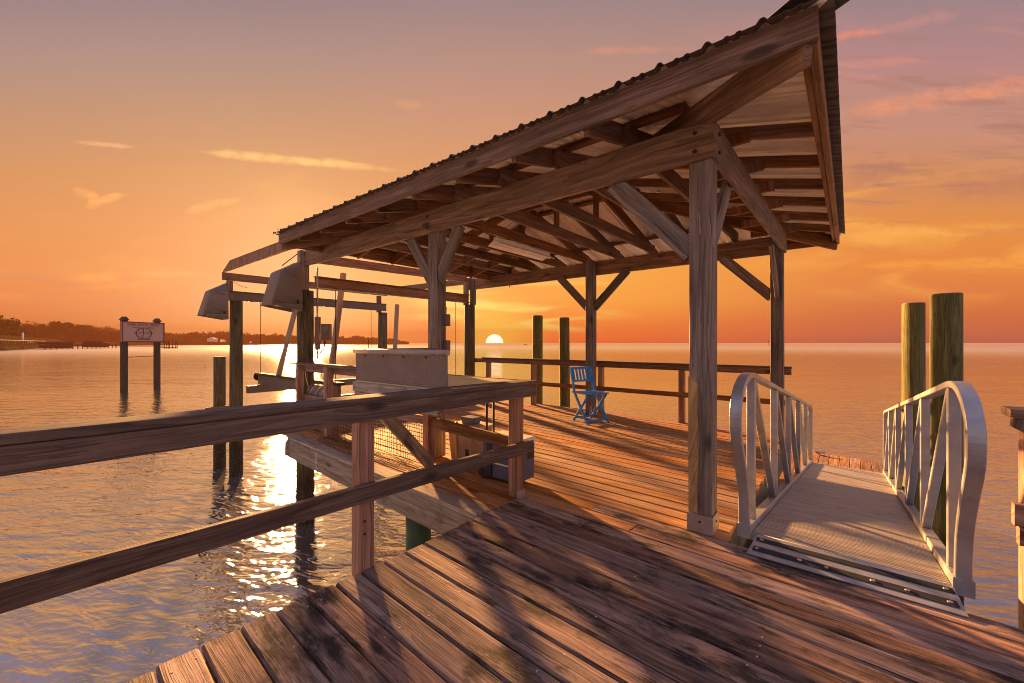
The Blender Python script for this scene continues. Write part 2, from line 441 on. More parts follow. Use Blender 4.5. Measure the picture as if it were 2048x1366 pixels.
# ------------------------------------------------------------------ camera
FW = V((0.7697, 0.6384, 0)); RT = V((0.6384, -0.7697, 0))
cam = bpy.data.cameras.new('camera'); co = bpy.data.objects.new('camera', cam); COL.objects.link(co)
co.location = (0, 0, 1.25)
co.rotation_euler = (math.radians(90), 0, -math.atan2(FW.x, FW.y))
cam.sensor_width = 36; cam.lens = 815 / 2048 * 36; cam.shift_y = 3 / 2048
cam.clip_start = 0.05; cam.clip_end = 60000
SC.camera = co

# ------------------------------------------------------------------ world
def make_world():
    w = bpy.data.worlds.new('World'); SC.world = w; w.use_nodes = True
    n = NT(w.node_tree)
    bg = w.node_tree.nodes['Background']
    d = n.vmath('NORMALIZE', n.node('ShaderNodeTexCoord').outputs['Generated'])
    _, _, z = n.sep(d)
    F = n.math('MAXIMUM', n.vmath('DOT_PRODUCT', d, tuple(FW)), 0.30)
    u = n.math('DIVIDE', n.vmath('DOT_PRODUCT', d, tuple(RT)), F)
    t = n.math('DIVIDE', n.math('MAXIMUM', z, 0.0), F)
    tt = n.math('MULTIPLY', t, 0.5)
    def P(y): return (686 - y) / 815 * 0.5
    top = [(0.56, lin(158, 142, 162)), (0.85, lin(170, 160, 190)), (1.0, lin(174, 166, 198))]
    Lr = n.ramp(tt, [(0, lin(188, 98, 66)), (P(655), lin(202, 98, 44)), (P(600), lin(222, 112, 30)), (P(540), lin(228, 126, 24)), (P(450), lin(224, 136, 42)), (P(350), lin(212, 138, 66)), (P(250), lin(195, 138, 92)), (P(120), lin(172, 136, 118)), (P(0), lin(150, 124, 124))] + top)
    Cr = n.ramp(tt, [(0, lin(246, 98, 48)), (P(668), lin(250, 108, 40)), (P(640), lin(252, 134, 20)), (P(600), lin(254, 160, 22)), (P(540), lin(252, 164, 22)), (P(450), lin(240, 152, 44)), (P(350), lin(224, 148, 80)), (P(250), lin(206, 145, 106)), (P(120), lin(182, 139, 120)), (P(0), lin(156, 129, 127))] + top)
    Rr = n.ramp(tt, [(0, lin(152, 96, 92)), (P(668), lin(190, 100, 84)), (P(630), lin(208, 108, 62)), (P(590), lin(222, 122, 54)), (P(530), lin(234, 134, 40)), (P(450), lin(230, 142, 48)), (P(380), lin(212, 136, 76)), (P(250), lin(196, 140, 116)), (P(120), lin(180, 132, 128)), (P(0), lin(154, 128, 130))] + top)
    col = n.mix(n.rng(u, -0.04, -0.62, 0, 1, True), Cr, Lr)
    col = n.mix(n.rng(u, 0.15, 1.0, 0, 1, True), col, Rr)
    # soft cloud fields, long and flat
    uvv = n.comb(u, n.math('MULTIPLY', t, 6.5))
    c1 = n.noise(n.mapping(uvv, (1.5, 1.0, 1), (0, 0, 0.12)), 1.6, 6, 0.55, 0.7)
    c2 = n.noise(n.mapping(uvv, (1.2, 1.8, 1), (0, 0, -0.08), (4, 2, 0)), 2.4, 6, 0.6, 0.5)
    band = n.math('MULTIPLY', n.rng(t, 0.06, 0.16, 0, 1, True), n.rng(t, 0.50, 0.36, 0, 1, True))
    rside = n.rng(u, 0.35, 0.85, 0, 1, True)
    bright = n.math('MULTIPLY', n.math('MULTIPLY', n.rng(c1, 0.48, 0.72, 0, 1, True), band), n.math('ADD', 0.25, n.math('MULTIPLY', rside, 0.75)))
    col = n.mix(n.math('MULTIPLY', bright, 0.95), col, lin(255, 172, 62))
    darkc = n.math('MULTIPLY', n.math('MULTIPLY', n.rng(c2, 0.5, 0.72, 0, 1, True), rside), n.math('MULTIPLY', n.rng(t, 0.2, 0.34, 0, 1, True), n.rng(t, 0.85, 0.6, 0, 1, True)))
    col = n.mix(n.math('MULTIPLY', darkc, 0.8), col, lin(168, 116, 100))
    pink = n.math('MULTIPLY', n.math('MULTIPLY', n.rng(c1, 0.5, 0.75, 0, 1, True), rside), n.math('MULTIPLY', n.rng(t, 0.45, 0.55, 0, 1, True), n.rng(t, 0.85, 0.7, 0, 1, True)))
    col = n.mix(n.math('MULTIPLY', pink, 0.85), col, lin(240, 150, 120))
    # low left banks of cloud
    lowl = n.math('MULTIPLY', n.math('MULTIPLY', n.rng(u, -0.35, -0.75, 0, 1, True), n.rng(c2, 0.46, 0.7, 0, 1, True)), n.math('MULTIPLY', n.rng(t, 0.02, 0.06, 0, 1, True), n.rng(t, 0.22, 0.14, 0, 1, True)))
    col = n.mix(n.math('MULTIPLY', lowl, 0.55), col, lin(205, 112, 74))
    # yellow veils close to the sun
    c3 = n.noise(n.mapping(n.comb(u, n.math('MULTIPLY', t, 14)), (2.2, 1.3, 1), (0, 0, 0), (1.3, 0.35, 0)), 1.5, 5, 0.5, 0.4)
    veil = n.math('MULTIPLY', n.math('MULTIPLY', n.rng(u, -0.32, -0.1, 0, 1, True), n.rng(u, 0.34, 0.08, 0, 1, True)), n.math('MULTIPLY', n.rng(t, 0.015, 0.05, 0, 1, True), n.rng(t, 0.19, 0.11, 0, 1, True)))
    col = n.mix(n.math('MULTIPLY', n.math('MULTIPLY', n.rng(c3, 0.46, 0.66, 0, 1, True), veil), 1.0), col, lin(255, 232, 110))
    wob = n.noise(n.mapping(n.comb(u, t), (1, 1, 1)), 26.0, 5, 0.65)
    wob2 = n.noise(n.mapping(n.comb(u, t), (1, 2, 1), loc=(7, 3, 0)), 9.0, 4, 0.6)
    wisp = n.noise(n.mapping(n.comb(u, t), (9, 46, 1), (0, 0, 0.12), (2, 9, 0)), 1.0, 6, 0.66, 0.6)
    def streak(col, x0, y0, x1, y1, hw, c, amt, ragged=1.0):
        u0, v0, u1, v1 = (x0 - 1024) / 815, (686 - y0) / 815, (x1 - 1024) / 815, (686 - y1) / 815
        L = math.hypot(u1 - u0, v1 - v0); ex, ey = (u1 - u0) / L, (v1 - v0) / L
        a = n.math('ADD', n.math('MULTIPLY', n.math('SUBTRACT', u, u0), ex), n.math('MULTIPLY', n.math('SUBTRACT', t, v0), ey))
        bq = n.math('ADD', n.math('MULTIPLY', n.math('SUBTRACT', u, u0), -ey), n.math('MULTIPLY', n.math('SUBTRACT', t, v0), ex))
        bq = n.math('ADD', bq, n.math('MULTIPLY', n.math('SUBTRACT', wob2, 0.5), 0.030 * ragged))
        s_ = n.math('DIVIDE', a, L)
        ends = n.math('MULTIPLY', n.rng(s_, 0.0, 0.22, 0, 1, True), n.rng(s_, 1.0, 0.6, 0, 1, True))
        wid = n.math('MULTIPLY', n.math('ADD', 0.3, n.math('MULTIPLY', wob, 1.3)), hw / 815)
        q = n.math('DIVIDE', n.math('ABSOLUTE', bq), n.math('MAXIMUM', n.math('MULTIPLY', wid, n.math('ADD', 0.15, ends)), 1e-5))
        f = n.math('MULTIPLY', n.rng(q, 1.5, 0.2, 0, 1, True), n.math('MULTIPLY', ends, amt))
        return n.mix(n.math('MULTIPLY', f, n.math('MULTIPLY', n.rng(wob, 0.3, 0.55, 0.35, 1), n.rng(wisp, 0.36, 0.58, 0.40, 1))), col, c)
    yel = lin(255, 190, 96); org = lin(255, 168, 68); pnk = lin(244, 150, 116)
    for a in ((372, 300, 860, 346, 7.5, yel, 1.0, 0.5), (140, 282, 296, 297, 4, lin(250, 176, 106), 0.9, 0.4), (140, 376, 215, 408, 9, org, 1.0), (160, 414, 266, 384, 7, org, 1.0),
              (360, 424, 504, 394, 6.5, org, 1.0), (100, 560, 470, 542, 9, lin(255, 158, 36), 0.75), (120, 578, 440, 560, 6, lin(255, 150, 36), 0.5), (-80, 588, 120, 602, 9, lin(245, 140, 50), 0.6),
              (1640, 236, 2250, 136, 17, lin(242, 152, 104), 0.75), (1650, 76, 1790, 58, 8, lin(240, 140, 112), 0.8), (1740, 62, 1960, 20, 10, lin(205, 140, 128), 0.6), (1150, 104, 1420, 96, 7, lin(225, 146, 112), 0.6),
              (1660, 482, 2120, 446, 13, lin(255, 172, 62), 0.7), (1690, 534, 2150, 520, 9, lin(255, 168, 48), 0.75), (1700, 452, 1960, 470, 9, lin(255, 184, 80), 0.6), (1640, 128, 1900, 118, 8, lin(226, 146, 120), 0.5),
              (780, 206, 860, 210, 7, lin(246, 160, 96), 0.6), (1660, 350, 1960, 330, 20, lin(176, 116, 84), 0.6), (1860, 380, 2200, 352, 24, lin(178, 112, 84), 0.55)):
        col = streak(col, *a)
    # dusk blue-mauve away from the sun
    back = n.ramp(n.math('MAXIMUM', z, 0.0), [(0, lin(158, 134, 142)), (0.2, lin(180, 158, 166)), (0.5, lin(180, 168, 186)), (1, lin(172, 164, 190))])
    col = n.mix(n.rng(n.vmath('DOT_PRODUCT', d, tuple(FW)), 0.36, -0.15, 0, 1, True), col, back)
    # haze right on the sea horizon
    col = n.mix(n.rng(t, 0.012, 0.0, 0, 0.25, True), col, lin(214, 96, 62))
    # the sun itself, half set
    sd = V(FW + RT * ((989 - 1024) / 815)).normalized()
    dot = n.vmath('DOT_PRODUCT', d, tuple(sd))
    glow = n.rng(dot, math.cos(0.16), 1.0, 0, 1)
    glow = n.math('POWER', n.math('MAXIMUM', glow, 0.0), 2.2)
    col = n.mix(n.math('MULTIPLY', glow, 0.85), col, lin(255, 214, 60))
    disc = n.rng(dot, math.cos(0.0225), math.cos(0.0195), 0, 1, True)
    col = n.mix(disc, col, (3.2, 2.7, 1.9, 1))
    sky = n.node('ShaderNodeTexSky', sky_type='NISHITA', sun_disc=False)
    sky.sun_elevation = SUN_EL; sky.sun_rotation = math.atan2(SUN_AZ[0], SUN_AZ[1])
    k = 1.0 / 2 ** EXPO
    tot = n.mix(1.0, n.mix(1.0, col, (k, k, k, 1), 'MULTIPLY'), n.mix(1.0, sky.outputs[0], (0.002, 0.002, 0.002, 1), 'MULTIPLY'), 'ADD')
    n.put(bg.inputs['Color'], tot); bg.inputs['Strength'].default_value = 1.0
make_world()
su = bpy.data.lights.new('sun', 'SUN'); su.energy = 5.0; su.angle = math.radians(2.2); su.color = (1.0, 0.47, 0.15)
so = bpy.data.objects.new('sun', su); COL.objects.link(so)
sdir = V((SUN_AZ[0] * math.cos(SUN_EL), SUN_AZ[1] * math.cos(SUN_EL), math.sin(SUN_EL)))
so.rotation_euler = (-sdir).to_track_quat('-Z', 'Y').to_euler()
SC.view_settings.view_transform = 'Standard'; SC.view_settings.look = 'None'
SC.view_settings.exposure = EXPO; SC.view_settings.gamma = 1
SC.cycles.max_bounces = 8; SC.cycles.diffuse_bounces = 5; SC.cycles.filter_width = 1.0

# ------------------------------------------------------------------ water
mb = MB()
S = 20000
mb.poly([(-S, -S, WATER_Z), (S, -S, WATER_Z), (S, S, WATER_Z), (-S, S, WATER_Z)])
o = mb.build('water', 'water'); tag(o, 'calm rippled bay water reflecting the orange sunset sky', 'water', kind='structure')

# ------------------------------------------------------------------ decks
PW, GAP, TH = 0.1345, 0.0078, 0.036
def shear(x, y): return x + 0.035 * (y - 2.05)
def plank(mb, x, y0, y1, z=0.0, j=0.007, w=PW):
    dz = R.uniform(-0.0025, 0.0015)
    e0, e1 = R.uniform(-0.006, 0.006), R.uniform(-0.006, 0.006)
    mb.board((shear(x, y0 + e0), y0 + e0, z - TH / 2 + dz), (shear(x, y1 + e1), y1 + e1, z - TH / 2 + dz), X, w, TH, ch=j, seg=8, warp=0.0022)
    return dz
walk = MB(); deckm = MB()
nails = []
x = 2.18 - 0.0711
i = 0
# planks beside the bay rail, running under the viewer
while x > -3.2:
    dz = plank(walk, x, -2.6, 2.056, j=0.009)
    for yy in (1.985, 1.50, 0.9, 0.3):
        for dx in (-0.04, 0.038):
            if R.random() < 0.55: nails.append((shear(x, yy) + dx + R.uniform(-.008, .008), yy + R.uniform(-.02, .02), dz + 0.0008))
    x -= PW + GAP
x = 2.18 + 0.0711
while x < 2.95:
    j = R.uniform(0.75, 1.5)
    if x < 2.6:
        plank(walk, x, -2.6, 2.06, j=0.009)
        plank(deckm, x, 2.066, 6.42)
    else:
        plank(walk, x, -2.6, j - 0.003, j=0.005)
        plank(deckm, x, j + 0.003, 6.42)
    x += PW + GAP
while x < 6.72:
    plank(deckm, x, 0.612, 6.42)
    x += PW + GAP
walk.mi = 1
for p in nails:
    walk.cyl((p[0], p[1], p[2] - 0.002), (p[0], p[1], p[2] + 0.0012), 0.0042, n=7, smooth=False)
walk.mi = 0
wo = walk.build('walkway', ['walk', 'rope'])
tag(wo, 'weathered grey brown plank walkway in the foreground', 'walkway', kind='structure')
fr = MB()
for yy in (1.99, 1.2, 0.4, -0.4, -1.2):
    fr.board((-3.2, yy, -0.15), (2.9, yy, -0.15), Z, 0.22, 0.045)
fr.build('walkway_joist', 'rim', wo)
do = deckm.build('deck', 'deck')
tag(do, 'orange brown plank deck under the pavilion roof', 'deck', kind='structure')
# planks on the outer ledge and rim joists
rm = MB()
rm.board((2.175, 2.09, -0.019), (2.355, 5.85, -0.019), X, 0.135, 0.036, seg=6, warp=0.003)
rm.build('ledge_board', 'rim', do)
rj = MB()
rj.board((2.150, 2.075, -0.165), (2.315, 5.85, -0.165), Z, 0.24, 0.045)
rj.build('rim_joist', 'rim', do)
rj = MB(); rj.board((2.36, 5.88, -0.165), (6.85, 6.40, -0.165), Z, 0.24, 0.045); rj.build('rim_joist', 'rim', do)
rj = MB(); rj.board((3.02, 0.640, -0.165), (6.66, 0.640, -0.165), Z, 0.24, 0.045); rj.build('rim_joist', 'rim', do)
rj = MB(); rj.board((6.66, 0.67, -0.165), (6.83, 6.38, -0.165), Z, 0.24, 0.045); rj.build('rim_joist', 'rim', do)
fl = MB()
for k in range(5):
    yy = 2.2 + k * 0.9
    fl.board((2.25, yy, -0.16), (6.6, yy, -0.16), Z, 0.2, 0.045)
fl.board((2.98, 1.3, -0.16), (6.6, 1.3, -0.16), Z, 0.2, 0.045)
fl.build('floor_joist', 'rim', do)
for px, py, mt in ((2.50, 3.27, 'greenpile'), (3.7, 0.78, 'pile'), (5.0, 0.8, 'pile'), (6.5, 0.95, 'pile'), (6.6, 3.6, 'pile'), (4.4, 3.3, 'pile'), (6.4, 6.1, 'pile')):
    q = MB().cyl((px, py, -3), (px, py, -0.27), 0.125, 0.12, 18, seg=6, wob=0.02).build('piling', mt, do)

# ------------------------------------------------------------------ pavilion
pav = thing('pavilion', 'wooden boathouse pavilion with hipped metal roof standing over the deck', 'pavilion')
ZB, ZT = 2.445, 2.685
near_y = (0.76, 3.50); far_y = (0.74, 3.50)
for yy in near_y:
    p = MB().board((2.926, yy, 0.012), (2.926, yy, ZT), X, 0.142, 0.142, ch=0.006, seg=10, warp=0.003).build('post', 'post', pav)
    b_ = MB()
    if yy < 1:
        for sx, sy, lx, ly in ((-1, 0, .006, .16), (1, 0, .006, .16), (0, -1, .148, .006), (0, 1, .148, .006)):
            b_.box((2.926 + sx * 0.077, yy + sy * 0.077, 0.062), (lx, ly, 0.118), ch=0.001)
        for hx, hy in ((-0.081, 0.0), (0.0, -0.081)):
            d_ = V((hx, hy, 0)).normalized()
            b_.mi = 1
            b_.cyl(V((2.926 + hx, yy + hy, 0.075)) - d_ * 0.004, V((2.926 + hx, yy + hy, 0.075)) + d_ * 0.004, 0.008, n=8)
            b_.mi = 0
        b_.build('post_bracket', ['galv', 'dark'], p)
        w_ = MB()
        ol = [(0.832, 0.125), (0.834, 1.02), (0.822, 1.05), (0.806, 1.005), (0.775, 0.985), (0.771, 0.90), (0.778, 0.80), (0.770, 0.70), (0.779, 0.60), (0.768, 0.50), (0.772, 0.36), (0.781, 0.28), (0.776, 0.125)]
        w_.prism([(2.8525, a_, z_) for a_, z_ in ol], (0.006, 0, 0)); w_.build('yellow_edge', 'yellow_wood', p)  # thin yellow strip with ragged outline on the post face
for yy in far_y:
    MB().board((6.39, yy, 0.0), (6.39, yy, ZT), X, 0.142, 0.142, ch=0.006, seg=8, warp=0.003).build('post', 'post', pav)
# corner piles towards the lift carry short posts
MB().cyl((2.86, 6.60, -3), (2.86, 6.60, 2.07), 0.140, 0.118, 20, seg=10, wob=0.02).build('pile_post', 'pilebrown', pav)
MB().cyl((6.42, 6.56, -3), (6.42, 6.56, 2.10), 0.135, 0.118, 20, seg=10, wob=0.02).build('pile_post', 'pilebrown', pav)
MB().board((2.83, 6.60, 2.072), (2.83, 6.60, 2.69), X, 0.13, 0.13).build('post', 'post', pav)
MB().board((6.47, 6.50, 2.102), (6.47, 6.50, 2.69), X, 0.07, 0.13).build('post', 'post', pav)
MB().board((6.37, 6.62, 2.102), (6.37, 6.62, 2.60), X, 0.09, 0.09).build('post', 'post', pav)
# beams
bd('beam', 'beam', pav, (2.834, 0.665, 2.565), (2.834, 6.76, 2.565), Z, 0.24, 0.040, seg=8, warp=0.003)
bd('beam', 'beam', pav, (6.484, 0.665, 2.565), (6.484, 6.76, 2.565), Z, 0.24, 0.040, seg=8, warp=0.003)
bd('rail', 'beam', pav, (2.857, 0.683, 2.565), (6.462, 0.665, 2.565), Z, 0.24, 0.040, seg=4, warp=0.002)
bd('beam', 'cross_beam', pav, (2.857, 6.70, 2.62), (6.462, 6.70, 2.70), Z, 0.15, 0.04)
# tie boards running out over the boat lift
mb = MB(); mb.prism([(2.755, 6.68, 2.762), (2.755, 10.30, 2.762), (2.755, 10.30, 2.79), (2.755, 9.85, 2.958), (2.755, 6.68, 2.94)], (0.04, 0, 0)); mb.build('tie_board', 'liftwood', pav)
bd('liftwood', 'tie_board', pav, (6.53, 6.60, 2.66), (6.53, 10.2, 2.72), Z, 0.14, 0.04)
for yy in (0.76, 3.50):
    for zz in (2.50, 2.62):
        MB().cyl((2.812, yy + 0.02, zz), (2.802, yy + 0.02, zz), 0.013, n=8, smooth=False).build('bolt', 'dark', pav)
for xx in (2.93, 6.35):
    for zz in (2.50, 2.62):
        MB().cyl((xx, 0.662, zz), (xx, 0.652, zz), 0.013, n=8, smooth=False).build('bolt', 'dark', pav)
# knee braces
def brace(a, b, flat):
    bd('post', 'knee_brace', pav, a, b, flat, 0.135, 0.04)
for yy, sides in ((0.76, (1,)), (3.50, (-1, 1))):
    for sg in sides:
        brace((2.905, yy + sg * 0.06, 1.86 if yy < 1 else 1.93), (2.88, yy + sg * (0.62 if yy < 1 else 0.42), 2.46), Y)
for yy, sides in ((0.74, (1,)), (3.50, (-1, 1))):
    for sg in sides:
        brace((6.40, yy + sg * 0.06, 1.86), (6.42, yy + sg * 0.66, 2.46), Y)
brace((2.985, 0.735, 1.88), (3.50, 0.735, 2.46), X)
brace((6.34, 0.735, 1.88), (5.80, 0.735, 2.46), X)
# roof frame
RX0, RX1, RY0, RY1 = 2.247, 7.12, 0.11, 6.0
PIT = 0.26; RUN = (RX1 - RX0) / 2; XC = (RX0 + RX1) / 2; ZE = 2.745
def rz(x, y): return ZE + PIT * min(x - RX0, RX1 - x, y - RY0, RY1 - y)
RD = 0.14; dz = -0.045 - RD / 2
joist_y = [1.25, 1.85, 2.45, 3.05, 3.65, 4.25, 4.86, 5.45, 5.90]
for yy in joist_y:
    MB().board((2.77, yy, 2.757), (6.56, yy, 2.757), Z, 0.14, 0.04, seg=5, warp=0.003).build('joist', 'truss', pav)
    for xx in (6.452, 2.866):
        MB().box((xx, yy + 0.034, 2.71), (0.012, 0.03, 0.09), ch=0.001).build('rafter_tie', 'bolt', pav)
    ext = min(RUN, yy - RY0, RY1 - yy)
    for sgn in (0, 1):
        xa = RX0 + 0.04 if sgn == 0 else RX1 - 0.04
        xb = RX0 + ext if sgn == 0 else RX1 - ext
        if ext < 0.3: xb = RX0 + 0.6 if sgn == 0 else RX1 - 0.6
        za, zb_ = ZE + PIT * abs(xa - (RX0 if sgn == 0 else RX1)) + dz, ZE + PIT * abs(xb - (RX0 if sgn == 0 else RX1)) + dz
        if ext < 0.3: zb_ = za
        MB().board((xa, yy + 0.042, za), (xb, yy + 0.042, zb_), Z, RD, 0.04).build('rafter', 'truss', pav)
    if 1.6 < yy < 5.3:
        top = rz(XC, yy) - 0.2
        bd('truss', 'king_post', pav, (XC, yy + 0.042, 2.78), (XC, yy + 0.042, top), X, 0.09, 0.04)
for xx in (3.38, 4.0, 4.60, 5.2, 5.85, 6.45):
    ext = min(xx - RX0, RX1 - xx)
    MB().board((xx, RY0 + 0.04, ZE + PIT * 0.04 - 0.09), (xx, RY0 + ext, ZE + PIT * ext - 0.09), Z, 0.09, 0.04, seg=3, warp=0.002).build('rafter', 'beam', pav)
    MB().box((xx - 0.042, 0.80, 2.74), (0.04, 0.5, 0.085)).build('joist_end', 'truss', pav)
    if 3 < xx < 6.4:
        MB().board((xx, RY1 - 0.04, ZE + PIT * 0.04 + dz), (xx, RY1 - ext, ZE + PIT * ext + dz), Z, RD, 0.04).build('rafter', 'truss', pav)
for cx_, cy_, sx, sy in ((RX0, RY0, 1, 1), (RX1, RY0, -1, 1), (RX0, RY1, 1, -1), (RX1, RY1, -1, -1)):
    a = (cx_ + sx * 0.03, cy_ + sy * 0.03, ZE + dz - 0.025); b = (cx_ + sx * RUN, cy_ + sy * RUN, ZE + PIT * RUN + dz - 0.025)
    MB().board(a, b, Z, 0.185, 0.04, seg=3, warp=0.002).build('hip_rafter', 'beam', pav)
bd('truss', 'ridge_board', pav, (XC, RY0 + RUN, ZE + PIT * RUN - 0.14), (XC, RY1 - RUN, ZE + PIT * RUN - 0.14), Z, 0.16, 0.04)
# purlins under the sheets, parallel to each eave
for k in (0, 1, 3):
    o_ = 0.12 + k * 0.62
    zz = ZE + PIT * o_ - 0.024
    for xx, w in ((RX0 + o_, 1), (RX1 - o_, 1)):
        if RY1 - RY0 - 2 * o_ > 0.4:
            bd('truss', 'purlin', pav, (xx, RY0 + o_ + 0.03, zz), (xx, RY1 - o_ - 0.03, zz), X, 0.085, 0.036)
    for yy in (RY1 - o_,):
        if k in (0,):
            bd('truss', 'purlin', pav, (RX0 + o_ + 0.03, yy, zz), (RX1 - o_ - 0.03, yy, zz), Y, 0.085, 0.036)
# fascias (doubled)
zf = 2.672
bd('rail', 'fascia_board', pav, (RX0 + 0.018, RY0 - 0.002, zf), (RX0 + 0.018, RY1, zf), Z, 0.145, 0.036, seg=8, warp=0.003)
bd('beam', 'fascia_board', pav, (RX1 - 0.018, RY0, zf), (RX1 - 0.018, RY1, zf), Z, 0.145, 0.036)
bd('beam', 'fascia_board', pav, (RX0 + 0.038, RY0 + 0.018, zf), (RX1 - 0.002, RY0 + 0.018, zf), Z, 0.145, 0.036, seg=6, warp=0.002)
bd('beam', 'fascia_board', pav, (RX0 + 0.038, RY1 - 0.018, zf), (RX1 - 0.038, RY1 - 0.018, zf), Z, 0.145, 0.036)
bd('beam', 'sub_fascia', pav, (RX0 + 0.06, RY0 + 0.056, zf + 0.012), (RX1 - 0.06, RY0 + 0.056, zf + 0.012), Z, 0.12, 0.034)
# ribbed metal sheets
def slope(name, side):
    mb = MB()
    OV = 0.06
    if side in 'NF': lo, hi = RY0, RY1
    else: lo, hi = RX0, RX1
    pitch = 0.2375
    prof = [(0.0, 0), (0.018, 0.021), (0.034, 0.021), (0.052, 0), (0.108, 0.0), (0.116, 0.007), (0.130, 0.007), (0.138, 0), (0.160, 0), (0.168, 0.007), (0.182, 0.007), (0.190, 0)]
    ss = []
    k = 0
    while lo - OV + k * pitch < hi + OV:
        for p, h in prof:
            q = lo - OV + k * pitch + p
            if q <= hi + OV: ss.append((q, h))
        k += 1
    ss.append((hi + OV, 0))
    verts = []
    tint = (0.5, 0.5, 0.5, 1)
    for q, h in ss:
        lim = min(RUN, q - lo, hi - q)
        a = -OV; b = max(lim, -OV + 0.001)
        def pt(r):
            z_ = ZE + 0.004 + PIT * r + h
            if side == 'N': return (RX0 + r, q, z_)
            if side == 'F': return (RX1 - r, q, z_)
            if side == 'R': return (q, RY0 + r, z_)
            return (q, RY1 - r, z_)
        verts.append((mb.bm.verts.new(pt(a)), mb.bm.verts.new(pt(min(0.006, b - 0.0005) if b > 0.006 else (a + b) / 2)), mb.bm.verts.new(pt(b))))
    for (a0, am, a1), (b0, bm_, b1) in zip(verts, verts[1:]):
        mb.mi = 1; mb.face([a0, b0, bm_, am], [(0, 0)] * 4, tint)  # overhang band takes the darker colour: its shade is painted in
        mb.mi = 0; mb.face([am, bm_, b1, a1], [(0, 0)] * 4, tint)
    o = mb.build(name, ['sheet', 'sheetshade'], pav)
    md = o.modifiers.new('thick', 'SOLIDIFY'); md.thickness = 0.0015
    return o
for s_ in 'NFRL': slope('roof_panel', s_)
def cap(a, b, sx, sy):
    """folded cap over a hip"""
    a, b = V(a), V(b); ax = (b - a).normalized(); sd = V((-ax.y, ax.x, 0)).normalized()
    mb = MB()
    dn = 0.02
    for sg in (-1, 1):
        mb.prism([a, b, b + sd * sg * 0.13 - Z * dn, a + sd * sg * 0.13 - Z * dn], Z * 0.003)
    return mb.build('hip_cap', 'capdark', pav)
for cx_, cy_, sx, sy in ((RX0, RY0, 1, 1), (RX1, RY0, -1, 1), (RX0, RY1, 1, -1), (RX1, RY1, -1, -1)):
    ex = 0.10 if (sx, sy) == (1, 1) else -0.03
    cap((cx_ - sx * ex, cy_ - sy * ex, ZE + 0.032 - PIT * ex), (cx_ + sx * RUN, cy_ + sy * RUN, ZE + PIT * RUN + 0.032), sx, sy)
mb = MB()
for sg in (-1, 1):
    mb.prism([(XC, RY0 + RUN, ZE + PIT * RUN + 0.036), (XC, RY1 - RUN, ZE + PIT * RUN + 0.036), (XC + sg * 0.15, RY1 - RUN, ZE + PIT * RUN + 0.005), (XC + sg * 0.15, RY0 + RUN, ZE + PIT * RUN + 0.005)], Z * 0.003)
mb.build('ridge_cap', 'sheet', pav)
# small boxes and the cable on the posts
MB().box((2.985, 3.42, 1.50), (0.05, 0.09, 0.13)).build('switch_box', 'box', pav)
MB().box((2.985, 3.42, 1.22), (0.05, 0.09, 0.12)).build('switch_box', 'box', pav)
MB().tube([(2.985, 6.46, 2.44), (2.985, 6.46, 1.0)], 0.014).build('conduit', 'bolt', pav)

# hanging light
lf = thing('shop_light', 'white strip light hanging under the roof joists', 'light')
mb = MB()
yl = 3.62
mb.prism([(4.02, yl - 0.03, 2.650), (4.02, yl + 0.03, 2.650), (4.02, yl + 0.045, 2.590), (4.02, yl - 0.045, 2.590)], (1.22, 0, 0))
mb.build('housing', 'lampwhite', lf)
mb = MB()
for sg in (-1, 1):
    mb.prism([(4.0, yl + sg * 0.02, 2.605), (4.0, yl + sg * 0.115, 2.545), (4.0, yl + sg * 0.118, 2.549), (4.0, yl + sg * 0.02, 2.610)], (1.26, 0, 0))
mb.build('reflector', 'lampwhite', lf)
for sg in (-1, 1): MB().cyl((4.03, yl + sg * 0.038, 2.566), (5.23, yl + sg * 0.038, 2.566), 0.013, n=10).build('tube', 'lampwhite', lf)
MB().tube([(4.02, yl, 2.66), (3.85, yl - 0.02, 2.66), (3.6, yl, 2.69), (3.2, yl, 2.68)], 0.006, 6).build('cord', 'dark', lf)
MB().box((4.3, yl, 2.682), (0.02, 0.02, 0.02)).build('hanger', 'dark', lf)

# ------------------------------------------------------------------ foreground rail
rl = thing('railing', 'dark brown wooden railing with sloping boards along the water, left foreground', 'railing')
bd('rail', 'cap_rail', rl, (-1.4, 2.095, 0.967), (2.775, 2.095, 0.917), Y, 0.150, 0.036, seg=8, warp=0.003)
bd('rail', 'top_rail', rl, (-1.4, 2.037, 0.902), (2.755, 2.037, 0.852), Z, 0.092, 0.036, seg=8, warp=0.003)
bd('rail', 'lower_rail', rl, (-1.4, 2.037, 0.484), (2.71, 2.037, 0.404), Z, 0.096, 0.036, seg=8, warp=0.004)
for xx, z0 in ((-1.1, -0.3), (1.225, -0.32), (2.588, 0.003)):
    ztop = 0.949 - (xx + 1.4) * 0.012
    p = MB().board((xx, 2.103, z0), (xx, 2.103, ztop), X, 0.09, 0.09, ch=0.005, seg=4, warp=0.002).build('post', 'newpost', rl)
    if xx > 2:
        b_ = MB(); b_.box((xx, 2.053, 0.03), (0.095, 0.006, 0.055), ch=0.001); b_.box((xx, 2.038, 0.006), (0.095, 0.03, 0.004), ch=0.001)
        b_.build('post_bracket', 'galv', p)
    elif xx > 0:
        b_ = MB()
        for zz in (0.20, 0.27): b_.cyl((xx - 0.018, 2.054, zz), (xx - 0.018, 2.050, zz), 0.007, n=8)
        b_.build('bolt', 'dark', p)

